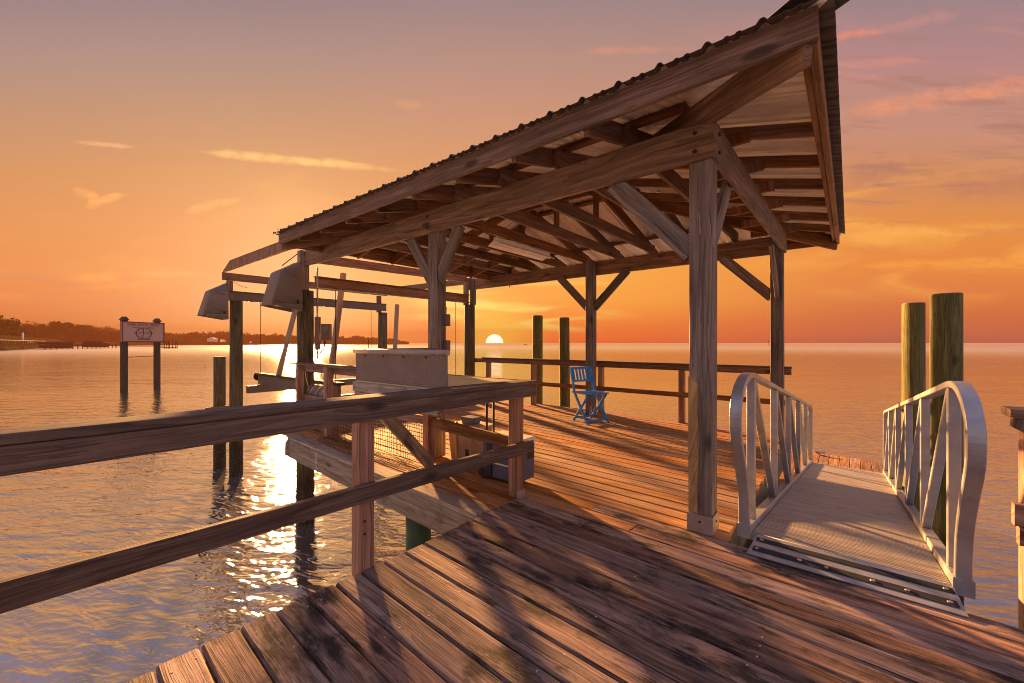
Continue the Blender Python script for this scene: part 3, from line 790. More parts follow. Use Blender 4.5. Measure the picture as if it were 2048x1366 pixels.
# ------------------------------------------------------------------ fish cleaning table
tb = thing('cleaning_table', 'wooden fish cleaning table with yellow lit top and diamond plate splash panel', 'table')
mb = MB(); mb.box((2.315, 2.745, 0.912), (0.90, 1.12, 0.030)); mb.build('tabletop', 'tabletop', tb)
bd('rim', 'apron', tb, (1.862, 2.20, 0.875), (1.862, 3.33, 0.875), Z, 0.085, 0.036)
bd('rim', 'apron', tb, (1.866, 2.20, 0.785), (1.866, 3.31, 0.785), Z, 0.088, 0.036)
bd('rim', 'apron', tb, (1.885, 3.33, 0.84), (2.76, 3.33, 0.84), Z, 0.13, 0.036)
bd('beam', 'edge_board', tb, (2.775, 2.20, 0.886), (2.775, 3.33, 0.886), Z, 0.09, 0.034)
mb = MB(); mb.box((1.868, 2.72, 1.055), (0.006, 1.19, 0.252), ch=0.001); sp = mb.build('splash_panel', 'diamond', tb)
MB().tube([(1.868, 2.12, 1.182), (1.868, 3.335, 1.182)], 0.022, 12).build('rolled_edge', 'galv', sp)
b_ = MB()
for k in range(4): b_.cyl((1.855, 2.35 + k * 0.27, 1.145), (1.862, 2.35 + k * 0.27, 1.145), 0.007, n=8)
b_.build('rivet', 'dark', sp)
mb = MB(); mb.box((2.32, 3.34, 1.055), (0.88, 0.006, 0.252), ch=0.001); sp2 = mb.build('splash_panel', 'diamond', tb)
MB().tube([(1.87, 3.34, 1.182), (2.76, 3.34, 1.182)], 0.018, 10).build('rolled_edge', 'liftwood', sp2)
bd('newpost', 'leg', tb, (2.69, 3.35, 0.004), (2.69, 3.35, 0.84), X, 0.09, 0.09)
bd('rim', 'brace', tb, (2.655, 3.26, 0.01), (1.93, 3.26, 0.80), X, 0.12, 0.04)
bd('beam', 'stretcher', tb, (2.70, 2.155, 0.385), (2.70, 3.30, 0.435), Z, 0.105, 0.038)

# ------------------------------------------------------------------ side railing with wire mesh
sr = thing('railing', 'short wooden railing on the lift side of the deck with wire mesh below', 'railing')
bd('rail', 'cap_rail', sr, (2.655, 3.60, 0.945), (2.655, 6.63, 0.945), X, 0.10, 0.036)
bd('rail', 'top_rail', sr, (2.70, 3.60, 0.875), (2.70, 6.52, 0.875), Z, 0.09, 0.036)
for yy in (5.40, 6.28):
    bd('newpost', 'post', sr, (2.64, yy, 0.004), (2.64, yy, 0.926), X, 0.09, 0.09)
bd('rail', 'lower_rail', sr, (2.70, 3.41, 0.445), (2.70, 6.4, 0.445), Z, 0.09, 0.036)
mb = MB()
y0, y1, z0, z1 = 3.42, 6.2, 0.02, 0.40
k = 0
def sag(y, z): return 2.652 + 0.018 * math.sin(y * 5.0 + z * 4) + 0.01 * math.sin(y * 13)
yy = y0
while yy <= y1:
    mb.tube([(sag(yy, z), yy + 0.006 * math.sin(z * 40 + yy * 9), z) for z in (z0, 0.15, 0.28, z1)], 0.0024, 4); yy += 0.036
zz = z0
while zz <= z1 + 0.001:
    mb.tube([(sag(y0 + (y1 - y0) * q / 24, zz), y0 + (y1 - y0) * q / 24, zz + 0.004 * math.sin(q * 1.7 + zz * 30)) for q in range(25)], 0.0024, 4); zz += 0.042
mb.build('wire_mesh', 'wire', sr)
mb = MB()
for q in range(40):
    yy = 3.45 + q * 0.045
    mb.tube([(2.62, yy, 0.02), (2.50 + 0.03 * math.sin(yy * 7), yy + 0.03, 0.03), (2.37 + 0.04 * math.sin(yy * 4), yy + 0.05, 0.006)], 0.002, 4)
for q in range(5):
    mb.tube([(2.60 - q * 0.05 + 0.02 * math.sin(j * 1.3 + q), 3.45 + j * 0.15, 0.022 + 0.008 * math.sin(j + q)) for j in range(13)], 0.002, 4)
mb.build('loose_mesh', 'wire', sr)

# rolled tarp behind the mesh rail
tp = thing('rolled_tarp', 'grey rolled tarp tied with white rope beside the lift post', 'tarp')
MB().cyl((2.86, 5.72, 0.50), (2.84, 6.28, 0.52), 0.10, 0.11, 16, seg=6, wob=0.1).build('roll', 'tarp', tp)
for yy in (5.80, 5.97, 6.15):
    MB().tube([(2.85 + 0.117 * math.cos(a), yy + 0.03 * math.sin(a * 2), 0.51 + 0.117 * math.sin(a)) for a in [i * 0.5236 for i in range(12)]], 0.007, 5, closed=True).build('tie_rope', 'rope', tp)
MB().tube([(2.74, 6.2, 0.56), (2.70, 6.22, 0.75), (2.70, 6.24, 0.84)], 0.007, 5).build('hanging_rope', 'rope', tp)
MB().tube([(2.85, 5.78, 0.62), (2.74, 5.78, 0.75), (2.71, 5.76, 0.84)], 0.007, 5).build('hanging_rope', 'rope', tp)

# ------------------------------------------------------------------ far railing
fr = thing('railing', 'brown two rail wooden railing along the sea side of the deck', 'railing')
bd('rail', 'cap_rail', fr, (6.585, 0.60, 0.917), (6.585, 6.28, 0.917), X, 0.13, 0.034, seg=6, warp=0.003)
bd('beam', 'top_rail', fr, (6.55, 0.60, 0.860), (6.55, 6.24, 0.860), Z, 0.075, 0.036)
bd('beam', 'lower_rail', fr, (6.55, 0.60, 0.445), (6.55, 5.1, 0.445), Z, 0.075, 0.036, seg=6, warp=0.003)
bd('beam', 'top_rail', fr, (6.57, 6.26, 0.865), (6.50, 6.52, 0.865), Z, 0.09, 0.036)
for yy in (2.03, 3.42, 4.92, 6.16):
    bd('newpost', 'post', fr, (6.615, yy, -0.02), (6.615, yy, 0.90), X, 0.088, 0.088)

# ------------------------------------------------------------------ walkway end railing (right edge of the view)
rr = thing('railing', 'weathered railing end with one post at the right edge of the walkway', 'railing')
bd('rail', 'cap_rail', rr, (2.99, -0.57, 0.925), (2.99, -2.8, 0.925), X, 0.15, 0.038, ch=0.008)
mb = MB(); mb.prism([(2.945, -0.585, 0.905), (2.945, -0.58, 0.86), (2.945, -0.68, 0.795), (2.945, -2.8, 0.795), (2.945, -2.8, 0.905)], (0.038, 0, 0)); mb.build('top_rail', 'rail', rr)
bd('newpost', 'post', rr, (3.03, -0.67, -0.3), (3.03, -0.67, 0.905), X, 0.09, 0.09)
bd('newpost', 'post', rr, (3.03, -2.3, -0.3), (3.03, -2.3, 0.905), X, 0.09, 0.09)
bd('newpost', 'lower_rail', rr, (2.955, -0.585, 0.455), (2.955, -2.8, 0.455), Z, 0.10, 0.05)
bd('newpost', 'block', rr, (2.955, -0.60, 0.36), (2.955, -0.75, 0.36), Z, 0.085, 0.05)
wb = MB().board((2.87, -0.60, 0.012), (2.80, -1.0, 0.012), X, 0.10, 0.02).build('wood_shim', 'newpost')
tag(wb, 'short pale wood offcut lying on the walkway at the right edge', 'board')

# ------------------------------------------------------------------ gangway
gw = thing('gangway', 'aluminium gangway ramp with curved railings sloping down to the floating dock', 'gangway')
GX0, GX1, SL = 2.99, 8.70, -0.146
def gz(x): return 0.028 + SL * (x - GX0)
YL, YR = 0.525, -0.432
dm = MB()
nsl = 8
for k in range(nsl):
    ya = YR + 0.035 + (YL - YR - 0.07) * k / nsl; yb = YR + 0.035 + (YL - YR - 0.07) * (k + 1) / nsl
    dm.board((GX0, (ya + yb) / 2, gz(GX0) - 0.02), (GX1, (ya + yb) / 2, gz(GX1) - 0.02), Y, yb - ya - 0.0015, 0.036, ch=0.0015)
# raised cross treads
xx = GX0 + 0.03
while xx < GX1 - 0.05:
    dm.box((xx, (YL + YR) / 2, gz(xx) + 0.0005), (0.016, YL - YR - 0.08, 0.0018), ch=0.0005); xx += 0.034
dm.build('tread_deck', 'aludeck', gw)
def side(ys, sg):
    yc = ys
    p = [(2.985, yc, 0.01), (2.98, yc, 0.14), (2.955, yc, 0.30), (2.865, yc, 0.49), (2.75, yc, 0.67), (2.717, yc, 0.78), (2.735, yc, 0.88), (2.82, yc, 0.965), (2.95, yc, 1.018), (3.10, yc, 1.034), (3.25, yc, 1.02)]
    # smooth by midpoint insertion (Catmull-Rom)
    q = []
    for i in range(len(p) - 1):
        p0, p1, p2, p3 = V(p[max(i - 1, 0)]), V(p[i]), V(p[i + 1]), V(p[min(i + 2, len(p) - 1)])
        for s_ in range(4):
            t = s_ / 4
            q.append(0.5 * ((2 * p1) + (p2 - p0) * t + (2 * p0 - 5 * p1 + 4 * p2 - p3) * t * t + (3 * p1 - p0 - 3 * p2 + p3) * t ** 3))
    top = lambda x: 1.02 - 0.158 * (x - 3.25)
    q += [V((3.25, yc, top(3.25))), V((8.45, yc, top(8.45))), V((8.60, yc, top(8.6) - 0.02)), V((8.68, yc, top(8.68) - 0.09)), V((8.70, yc, gz(8.7) + 0.05)), V((8.70, yc, gz(8.7) - 0.04))]
    rail = MB().flatbar(q, Y, 0.062, 0.036).build('side_rail', 'alu', gw)
    MB().board((GX0, yc, gz(GX0) + 0.008), (GX1, yc, gz(GX1) + 0.008), Y, 0.066, 0.075).build('bottom_chord', 'alu', rail)
    xs = [3.22, 4.32, 5.42, 6.52, 7.62]
    for i, x_ in enumerate(xs):
        MB().board((x_, yc, gz(x_) + 0.04), (x_, yc, top(x_) - 0.018), X, 0.036, 0.052).build('upright', 'alu', rail)
        x2 = xs[i + 1] - 0.06 if i < 4 else 8.62
        MB().board((x_ + 0.035, yc, top(x_) - 0.04), (x2, yc, gz(x2) + 0.05), X, 0.036, 0.050).build('diagonal', 'alu', rail)
    MB().box((2.985, yc, 0.045), (0.05, 0.075, 0.085), ch=0.004).build('foot', 'alu', rail)
side(YL, 1); side(YR, -1)
# cross members beneath
xx = 3.4
while xx < 8.6:
    MB().board((xx, YR, gz(xx) - 0.075), (xx, YL, gz(xx) - 0.075), X, 0.04, 0.06).build('cross_member', 'alu', gw)
    xx += 1.1
# hinge flap
fp = MB()
fx0, fx1 = 2.738, 2.990
def fz(x): return 0.006 + (x - fx0) / (fx1 - fx0) * 0.026
fp.prism([(fx0, YL - 0.055, fz(fx0)), (fx0, YR + 0.018, fz(fx0)), (fx1, YR + 0.035, fz(fx1)), (fx1, YL - 0.07, fz(fx1))], Z * 0.005)
flap = fp.build('hinge_flap', 'alu', gw)
for xa, xb in ((2.785, 2.835), (2.90, 2.945)):
    g_ = MB(); g_.prism([(xa, YL - 0.075, fz(xa) + 0.0075), (xa, YR + 0.036, fz(xa) + 0.0075), (xb, YR + 0.042, fz(xb) + 0.0075), (xb, YL - 0.078, fz(xb) + 0.0075)], Z * 0.0015); g_.build('grip_strip', 'grip', flap)
b_ = MB()
for yy in (0.43, 0.22, 0.10, -0.09, -0.22, -0.365):
    b_.cyl((2.81, yy, fz(2.81) + 0.008), (2.81, yy, fz(2.81) + 0.0135), 0.012, 0.010, 10)
for yy in (0.42, -0.365):
    b_.cyl((2.922, yy, fz(2.922) + 0.008), (2.922, yy, fz(2.922) + 0.0135), 0.012, 0.010, 10)
b_.build('bolt', 'bolt', flap)
MB().tube([(2.992, YL - 0.06, 0.030), (2.992, YR + 0.05, 0.030)], 0.010, 8).build('hinge', 'alu', flap)

# ------------------------------------------------------------------ floating dock
fd = thing('floating_dock', 'low plank floating dock at the foot of the gangway', 'dock')
DZ = -0.875
mb = MB()
yy = -0.36
while yy < 2.2:
    mb.board((7.6, yy, DZ - 0.018), (9.82 + R.uniform(-.003, .003), yy, DZ - 0.018), Y, 0.138, 0.036, seg=2); yy += 0.145
mb.build('planking', 'deck', fd)
mb = MB(); mb.board((9.79, -0.43, DZ - 0.14), (9.79, 2.2, DZ - 0.14), Z, 0.2, 0.04); mb.board((7.63, -0.43, DZ - 0.14), (7.63, 2.2, DZ - 0.14), Z, 0.2, 0.04)
mb.board((7.6, -0.455, DZ - 0.14), (9.82, -0.455, DZ - 0.14), Z, 0.2, 0.04)
mb.build('frame', 'rim', fd)
mb = MB()
for yy in (0.0, 1.5): mb.box((8.7, yy, -1.42), (2.1, 0.7, 0.66))
mb.build('float', 'dark', fd)
mb = MB(); mb.cyl((9.68, 0.45, DZ + 0.001), (9.68, 0.45, DZ + 0.05), 0.02, n=8); mb.tube([(9.68, 0.36, DZ + 0.05), (9.68, 0.56, DZ + 0.055)], 0.014, 8)
mb.build('cleat', 'bolt', fd)
MB().tube([(9.68, 0.5, DZ + 0.04), (9.62, 0.42, DZ + 0.012), (9.60, 0.34, DZ + 0.012)], 0.010, 6).build('dock_line', 'box', fd)

# ------------------------------------------------------------------ mooring pilings
def piling(x, y, r, top, label, group='free standing mooring pilings', lean=(0, 0), mt='pile', bevel=0.012):
    mb = MB()
    a = V((x - lean[0], y - lean[1], -3.2)); b = V((x, y, top - bevel)); c = V((x, y, top))
    mb.cyl(a, b, r * 1.06, r, 24, seg=14, wob=0.022, caps=False, tint=(0.5, 0.5, 0.6, 1))
    o = mb.build('mooring_piling', mt, None, origin=(x, y, WATER_Z))
    tag(o, label, 'piling', group)
    mb = MB(); mb.cyl(b, c, r * 1.0, r * 0.93, 24, tint=(0.4, 0.5, 0.5, 1)); q = mb.build('cut_top', 'post', None, origin=(x, y, WATER_Z))
    q.parent = o; q.location = (0, 0, 0)
    return o
piling(5.94, -0.745, 0.116, 1.745, 'thicker yellow lit mooring piling nearest the gangway railing')
piling(6.99, -0.60, 0.104, 1.74, 'slimmer shorter looking mooring piling farther down behind the gangway railing')
piling(6.985, 5.09, 0.108, 1.83, 'dark mooring piling beyond the sea side railing, nearer the setting sun', lean=(0.02, 0.0))
piling(6.97, 4.42, 0.104, 1.76, 'dark mooring piling beyond the sea side railing, beside the blue chair', lean=(-0.03, 0.02))
lp = piling(2.86, 10.92, 0.116, 0.945, 'short stubby mooring piling standing beside the boat lift', mt='pilebrown')
MB().board((-0.30, -0.16, 1.33), (0.30, -0.16, 1.33), Z, 0.14, 0.045).build('nailed_board', 'liftwood', lp)

# ------------------------------------------------------------------ boat lift
bl = thing('boat_lift', 'timber pile boat lift with aluminium beams and empty cradle', 'boat lift')
for xx, yy, r, zt in ((2.93, 10.06, 0.118, 2.14), (6.49, 10.10, 0.125, 2.10)):
    MB().cyl((xx, yy, -3.2), (xx, yy, zt), r * 1.07, r, 20, seg=10, wob=0.03).build('pile', 'pilebrown', bl)
    MB().board((xx - 0.12, yy, zt + 0.002), (xx - 0.12, yy, 2.56), X, 0.10, 0.10).build('short_post', 'liftwood', bl)
bd('liftwood', 'top_beam', bl, (2.69, 10.1, 2.65), (6.62, 10.1, 2.66), Z, 0.16, 0.06)
lb = MB(); lb.board((2.72, 10.02, 2.245), (6.55, 10.02, 2.245), Z, 0.20, 0.012); lb.board((2.72, 10.02, 2.339), (6.55, 10.02, 2.339), Y, 0.10, 0.012); lb.board((2.72, 10.02, 2.151), (6.55, 10.02, 2.151), Y, 0.10, 0.012)
lb = lb.build('lift_beam', 'liftalu', bl)
t_ = text('beam_lettering', 'PALLUNEP', 0.17, 'beamtext', (4.12, 10.011, 2.245), (math.radians(90), 0, 0), lb, 0.001, 1.0)
ub = MB(); ub.board((3.0, 6.58, 2.225), (6.40, 6.58, 2.235), Z, 0.155, 0.02); ub.board((3.0, 6.58, 2.142), (6.40, 6.58, 2.152), Y, 0.13, 0.014); ub.board((3.0, 6.58, 2.31), (6.40, 6.58, 2.32), Y, 0.11, 0.014)
ub = ub.build('lift_beam', 'liftwood', bl)
text('beam_lettering', 'ELETTLL', 0.125, 'beamtext', (4.30, 6.568, 2.235), (math.radians(90), 0, 0), ub, 0.001, 0.95)
text('beam_lettering', 'Marao', 0.105, 'beamtext', (4.80, 6.568, 2.230), (math.radians(90), 0, 0), ub, 0.001, 0.95)
# motor covers
def cover(y):
    bm = bmesh.new()
    bot = [(2.262, y - 0.20), (2.70, y - 0.20), (2.70, y + 0.22), (2.262, y + 0.22)]
    mid = [(2.395, y - 0.185), (2.70, y - 0.185), (2.70, y + 0.205), (2.395, y + 0.205)]
    top = [(2.68, y - 0.16), (2.70, y - 0.16), (2.70, y + 0.18), (2.68, y + 0.18)]
    zs = ((1.80, 1.73), (2.30, 2.30), (2.47, 2.47))
    rings = []
    for ring, (zl, zr) in zip((bot, mid, top), zs):
        rings.append([bm.verts.new((x_, y_, zl + (zr - zl) * (x_ - 2.262) / 0.438)) for x_, y_ in ring])
    for a, b in zip(rings, rings[1:]):
        for i in range(4): bm.faces.new([a[i], a[(i + 1) % 4], b[(i + 1) % 4], b[i]])
    bm.faces.new(rings[2])
    bmesh.ops.recalc_face_normals(bm, faces=bm.faces)
    bmesh.ops.bevel(bm, geom=[e for e in bm.edges if not e.is_boundary], offset=0.022, segments=3, affect='EDGES', profile=0.5)
    for f in bm.faces: f.smooth = True
    me = bpy.data.meshes.new('motor_cover'); bm.to_mesh(me); bm.free(); me.materials.append(M['cover'])
    o = bpy.data.objects.new('motor_cover', me); COL.objects.link(o); o.parent = bl
    md = o.modifiers.new('t', 'SOLIDIFY'); md.thickness = 0.008; md.offset = -1
    MB().box((2.52, y, 1.90), (0.26, 0.24, 0.2)).build('motor', 'bolt', o)
    MB().box((2.505, y - 0.208, 1.815), (0.36, 0.012, 0.028), ch=0.003).build('seam', 'cover', o)
    MB().box((2.62, y - 0.212, 1.86), (0.03, 0.012, 0.06), ch=0.003).build('latch', 'dark', o)
    # creased plate lines
    MB().tube([(2.47, y - 0.203, 2.26), (2.55, y - 0.196, 2.245), (2.63, y - 0.193, 2.225)], 0.005, 5).build('crease', 'box', o)
    MB().tube([(2.45, y - 0.210, 1.93), (2.55, y - 0.207, 1.90), (2.62, y - 0.207, 1.87)], 0.005, 5).build('crease', 'box', o)
cover(9.90); cover(6.50)
MB().tube([(2.48, 6.5, 2.40), (2.72, 6.56, 2.62)], 0.007, 5).build('hanging_wire', 'dark', bl)
# cradle
for xx in (3.42, 5.78):
    bk = MB().board((xx, 6.55, 0.56), (xx, 10.25, 0.56), X, 0.15, 0.05).build('bunk', 'carpet', bl)
    MB().board((xx, 6.60, 0.43), (xx, 10.22, 0.43), Z, 0.20, 0.05).build('bunk_beam', 'liftalu', bk)
    MB().cyl((xx, 10.24, 0.50), (xx, 10.27, 0.50), 0.10, n=14).build('end_cap', 'dark', bk)
for yy in (6.95, 9.95):
    MB().board((3.1, yy, 0.25), (6.3, yy, 0.25), Z, 0.16, 0.12).build('cradle_beam', 'liftalu', bl)
for (x0, y0, x1, y1, z1) in ((3.42, 9.18, 3.76, 9.18, 1.92), (3.44, 7.0, 3.70, 7.0, 2.50), (5.80, 8.55, 5.93, 8.6, 2.2), (5.92, 6.95, 6.05, 6.98, 2.06)):
    MB().board((x0, y0, 0.50), (x1, y1, z1), X, 0.085, 0.085, ch=0.012).build('guide_pole', 'pvc', bl)
for xx, yy in ((3.40, 10.08), (6.12, 10.08), (3.40, 6.70), (6.15, 6.72)):
    MB().tube([(xx, yy, 2.15), (xx, yy, 0.30)], 0.006, 5).build('cable', 'dark', bl)
MB().tube([(2.80, 10.02, 2.58), (2.98, 10.0, 2.47), (3.12, 10.0, 2.44)], 0.006, 5).build('hanging_wire', 'rope', bl)

# electric box on the lift post
eb = thing('electrical_box', 'small brown electrical box with dark back panel mounted on the lift post', 'electrical box')
rr_ = math.atan2(RT.y, RT.x)
MB().box((2.985, 6.45, 1.40), (0.07, 0.06, 0.52), rr_).build('back_panel', 'box', eb)
MB().box((3.085, 6.37, 1.42), (0.125, 0.10, 0.26), rr_, ch=0.008).build('enclosure', 'box', eb)
MB().box((3.085 - 0.052 * FW.x, 6.37 - 0.052 * FW.y, 1.42), (0.105, 0.006, 0.23), rr_).build('cover_plate', 'post', eb)
MB().tube([(3.07, 6.38, 1.28), (3.05, 6.38, 1.16), (3.0, 6.42, 1.08), (2.96, 6.45, 1.12)], 0.012, 6).build('cable', 'dark', eb)

# ------------------------------------------------------------------ blue chair
ch = thing('folding_chair', 'blue wooden folding chair with slatted back on the deck', 'chair')
cc = V((5.80, 3.20, 0.0)); wd = V((0.915, -0.40, 0)).normalized(); fd_ = V((-0.40, -0.915, 0)).normalized()
def cp(a, b, z): return cc + wd * a + fd_ * b + Z * z
for sg in (-1, 1):
    a = sg * 0.20
    bd('chair', 'back_leg', ch, cp(a, 0.21, 0.0), cp(a, -0.13, 0.46), wd, 0.026, 0.040)
    bd('chair', 'back_stile', ch, cp(a, -0.13, 0.46), cp(a, -0.24, 0.85), wd, 0.026, 0.040)
    a2 = sg * 0.172
    bd('chair', 'front_leg', ch, cp(a2, -0.20, 0.0), cp(a2, 0.20, 0.45), wd, 0.024, 0.036)
bd('chair', 'stretcher', ch, cp(-0.2, 0.19, 0.05), cp(0.2, 0.19, 0.05), Z, 0.03, 0.018)
bd('chair', 'stretcher', ch, cp(-0.17, -0.17, 0.05), cp(0.17, -0.17, 0.05), Z, 0.03, 0.018)
for k in range(6):
    b0 = -0.155 + k * 0.068
    bd('chair', 'seat_slat', ch, cp(-0.215, b0, 0.462), cp(0.215, b0, 0.462), fd_, 0.062, 0.018)
bt = lambda z: -0.13 - (z - 0.46) * 0.282
bd('chair', 'back_rail', ch, cp(-0.205, bt(0.84), 0.84), cp(0.205, bt(0.84), 0.84), Z, 0.035, 0.018)
bd('chair', 'back_rail', ch, cp(-0.205, bt(0.635), 0.635), cp(0.205, bt(0.635), 0.635), Z, 0.03, 0.018)
for k in range(6):
    a = -0.162 + k * 0.065
    bd('chair', 'back_slat', ch, cp(a, bt(0.64), 0.64), cp(a, bt(0.84), 0.84), wd, 0.040, 0.012)
# frayed rope at the post foot
rp = MB()
for k in range(9):
    a = R.uniform(0, 6.28); r = R.uniform(0.06, 0.14)
    rp.tube([(6.29 + r * math.cos(a + q * 0.5), 3.40 + r * math.sin(a + q * 0.5) * 0.7, 0.012 + 0.04 * q * R.random()) for q in range(6)], 0.006, 5)
tag(rp.build('rope_coil', 'rope'), 'small tangle of pale rope at the post foot behind the blue chair', 'rope')

# ------------------------------------------------------------------ cooler
cl = thing('cooler', 'blue grey wheeled cooler with white lid and raised black handle', 'cooler')
mb = MB(); mb.prism([(2.735, 2.21, 0.035), (2.975, 2.21, 0.035), (2.985, 2.21, 0.345), (2.725, 2.21, 0.345)], (0, 0.40, 0)); mb.build('body', 'cooler', cl)
mb = MB(); mb.box((2.855, 2.41, 0.374), (0.275, 0.42, 0.055), ch=0.016); mb.build('lid', 'coolerlid', cl)
mb = MB(); mb.box((2.925, 2.207, 0.25), (0.085, 0.006, 0.075), ch=0.002); mb.build('side_grip', 'dark', cl)
mb = MB(); mb.box((2.722, 2.41, 0.17), (0.006, 0.36, 0.012), ch=0.001); mb.build('moulding', 'coolerlid', cl)
mb = MB(); mb.box((2.728, 2.53, 0.19), (0.02, 0.06, 0.31), ch=0.004); mb.build('handle_track', 'dark', cl)
for xx in (2.745, 2.955): MB().cyl((xx - 0.018, 2.61, 0.055), (xx + 0.018, 2.61, 0.055), 0.054, n=18).build('wheel', 'dark', cl)
mb = MB()
for xx in (2.80, 2.895): mb.tube([(xx, 2.63, 0.06), (xx, 2.63, 0.83)], 0.011, 8)
mb.tube([(2.80, 2.63, 0.83), (2.895, 2.63, 0.83)], 0.013, 8); mb.build('handle', 'dark', cl)

# beige tub
tu = thing('utility_tub', 'beige plastic tub with dark blue lid behind the cleaning table leg', 'tub')
mb = MB(); rings = []
def rrect(cx_, cy_, hx, hy, z, r=0.05):
    pts = []
    for qx, qy, a0 in ((1, 1, 0), (-1, 1, 90), (-1, -1, 180), (1, -1, 270)):
        for k in range(4):
            a = math.radians(a0 + k * 30); pts.append((cx_ + qx * (hx - r) + r * math.cos(a), cy_ + qy * (hy - r) + r * math.sin(a), z))
    return pts
rings = [rrect(3.07, 3.13, 0.14, 0.17, 0.002), rrect(3.07, 3.13, 0.165, 0.20, 0.36), rrect(3.07, 3.13, 0.175, 0.21, 0.362), rrect(3.07, 3.13, 0.175, 0.21, 0.385)]
mb.sweep(rings, [0, .36, .37, .4], [i * 0.07 for i in range(17)], smooth=True); mb.build('body', 'tub', tu)
mb = MB(); mb.prism([(3.02, 3.06, 0.387), (3.02, 3.20, 0.387), (3.02, 3.215, 0.46), (3.02, 3.045, 0.46)], (0.13, 0, 0)); mb.build('lid', 'cooler', tu)
mb = MB(); mb.box((2.925, 3.02, 0.10), (0.012, 0.05, 0.15)); mb.build('latch', 'dark', tu)
MB().tube([(2.905, 3.16, 0.43), (2.90, 3.165, 0.30), (2.895, 3.16, 0.12), (2.89, 3.14, 0.03), (2.87, 3.08, 0.014), (2.83, 3.0, 0.014)], 0.013, 8).build('hose', 'hose', tu)

# ------------------------------------------------------------------ sign in the water
sg_ = thing('billboard', 'pale red framed notice board on two dark posts standing in the water', 'sign')
A = V((3.81, 32.26, 0)); B = V((5.415, 33.19, 0)); ud = (B - A).normalized(); nd = V((ud.y, -ud.x, 0))
if nd.dot(FW) > 0: nd = -nd
for p in (A, B):
    q = MB().board((p.x, p.y, -3), (p.x, p.y, 2.58), ud, 0.26, 0.22).build('post', 'darkpost', sg_)
    cpn = MB(); c0 = V((p.x, p.y, 2.58))
    cpn.prism([c0 - ud * 0.18 + nd * 0.16, c0 + ud * 0.18 + nd * 0.16, c0 + nd * 0.16 + Z * 0.2], -nd * 0.32); cpn.build('post_cap', 'darkpost', q)
mc = (A + B) / 2 + Z * 1.90 + nd * 0.17
W_, H_ = 2.42, 1.20
fm = MB(); fm.board(mc - ud * W_ / 2, mc + ud * W_ / 2, Z, H_, 0.07); panel = fm.build('panel', 'signface', sg_)
f2 = MB()
fc = mc + nd * 0.05
for sz in (-1, 1): f2.board(fc - ud * W_ / 2 + Z * sz * (H_ / 2 - 0.03), fc + ud * W_ / 2 + Z * sz * (H_ / 2 - 0.03), Z, 0.055, 0.025)
for sx in (-1, 1): f2.board(fc + ud * sx * (W_ / 2 - 0.03) - Z * H_ / 2, fc + ud * sx * (W_ / 2 - 0.03) + Z * H_ / 2, ud, 0.06, 0.025)
f2.build('frame', 'signred', panel)
rot = Matrix((ud, Z, nd)).transposed().to_euler()
tf = mc + nd * 0.042
text('headline', 'STABLE  CAPTILE  MINARIY', 0.19, 'signletter', tf + Z * 0.43, rot, panel, 0.002, 0.80)
text('subtitle', 'PISTON              ATERION', 0.105, 'signgrey', tf + Z * 0.26, rot, panel, 0.002, 1.0)
text('subtitle', 'TIDE  SLIPS  AND  LIFTS  OF', 0.10, 'signgrey', tf - Z * 0.05, rot, panel, 0.002, 0.92)
text('subtitle', 'MARITIMAL SAMPLE EMED', 0.075, 'signgrey', tf - Z * 0.44, rot, panel, 0.002, 0.85)
rg = MB(); rc = tf - Z * 0.08 + nd * 0.008
rg.tube([rc + ud * 0.43 * math.cos(a) + Z * 0.33 * math.sin(a) for a in [i * math.pi / 20 for i in range(40)]], 0.022, 6, closed=True)
rg.tube([rc + Z * 0.33 - ud * 0.04, rc - ud * 0.03, rc - ud * 0.12 - Z * 0.31], 0.014, 6)
rg.build('emblem', 'signred', panel)
MB().tube([A + Z * 0.42 + ud * 0.12, B + Z * 0.45 - ud * 0.1], 0.018, 6).build('tie_bar', 'darkpost', sg_)

# ------------------------------------------------------------------ far shore
def wp(px, d, z):
    lat = (px - 1024) / 815 * d
    p = FW * d + RT * lat
    return V((p.x, p.y, z))
def crown(mb, c, rx, rz_, nleaf, size, lobes=6):
    ls = []
    for k in range(lobes):
        a = R.uniform(0, 6.28); rr2 = R.uniform(0.15, 0.75)
        ls.append((c + V((math.cos(a) * rx * rr2, math.sin(a) * rx * rr2, R.uniform(-0.45, 0.5) * rz_)), R.uniform(0.35, 0.6)))
    for k in range(nleaf):
        lc, lr = ls[k % lobes]
        while True:
            p = V((R.uniform(-1, 1), R.uniform(-1, 1), R.uniform(-1, 1)))
            if 0.35 < p.length < 1: break
        pos = lc + V((p.x * rx * lr, p.y * rx * lr, p.z * rz_ * lr))
        n_ = (p + V((R.uniform(-1, 1), R.uniform(-1, 1), R.uniform(-.3, 1)))).normalized()
        w = n_.orthogonal().normalized(); q = n_.cross(w)
        s_ = size * R.uniform(0.6, 1.4)
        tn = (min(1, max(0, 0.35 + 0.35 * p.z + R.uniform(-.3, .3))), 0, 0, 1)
        vs = [mb.bm.verts.new(pos + w * s_ * R.uniform(.7, 1) + q * s_ * .2), mb.bm.verts.new(pos + q * s_ * R.uniform(.5, .9)), mb.bm.verts.new(pos - w * s_ * R.uniform(.7, 1)), mb.bm.verts.new(pos - q * s_ * R.uniform(.5, .9))]
        mb.face(vs, [(0, 0)] * 4, tn)
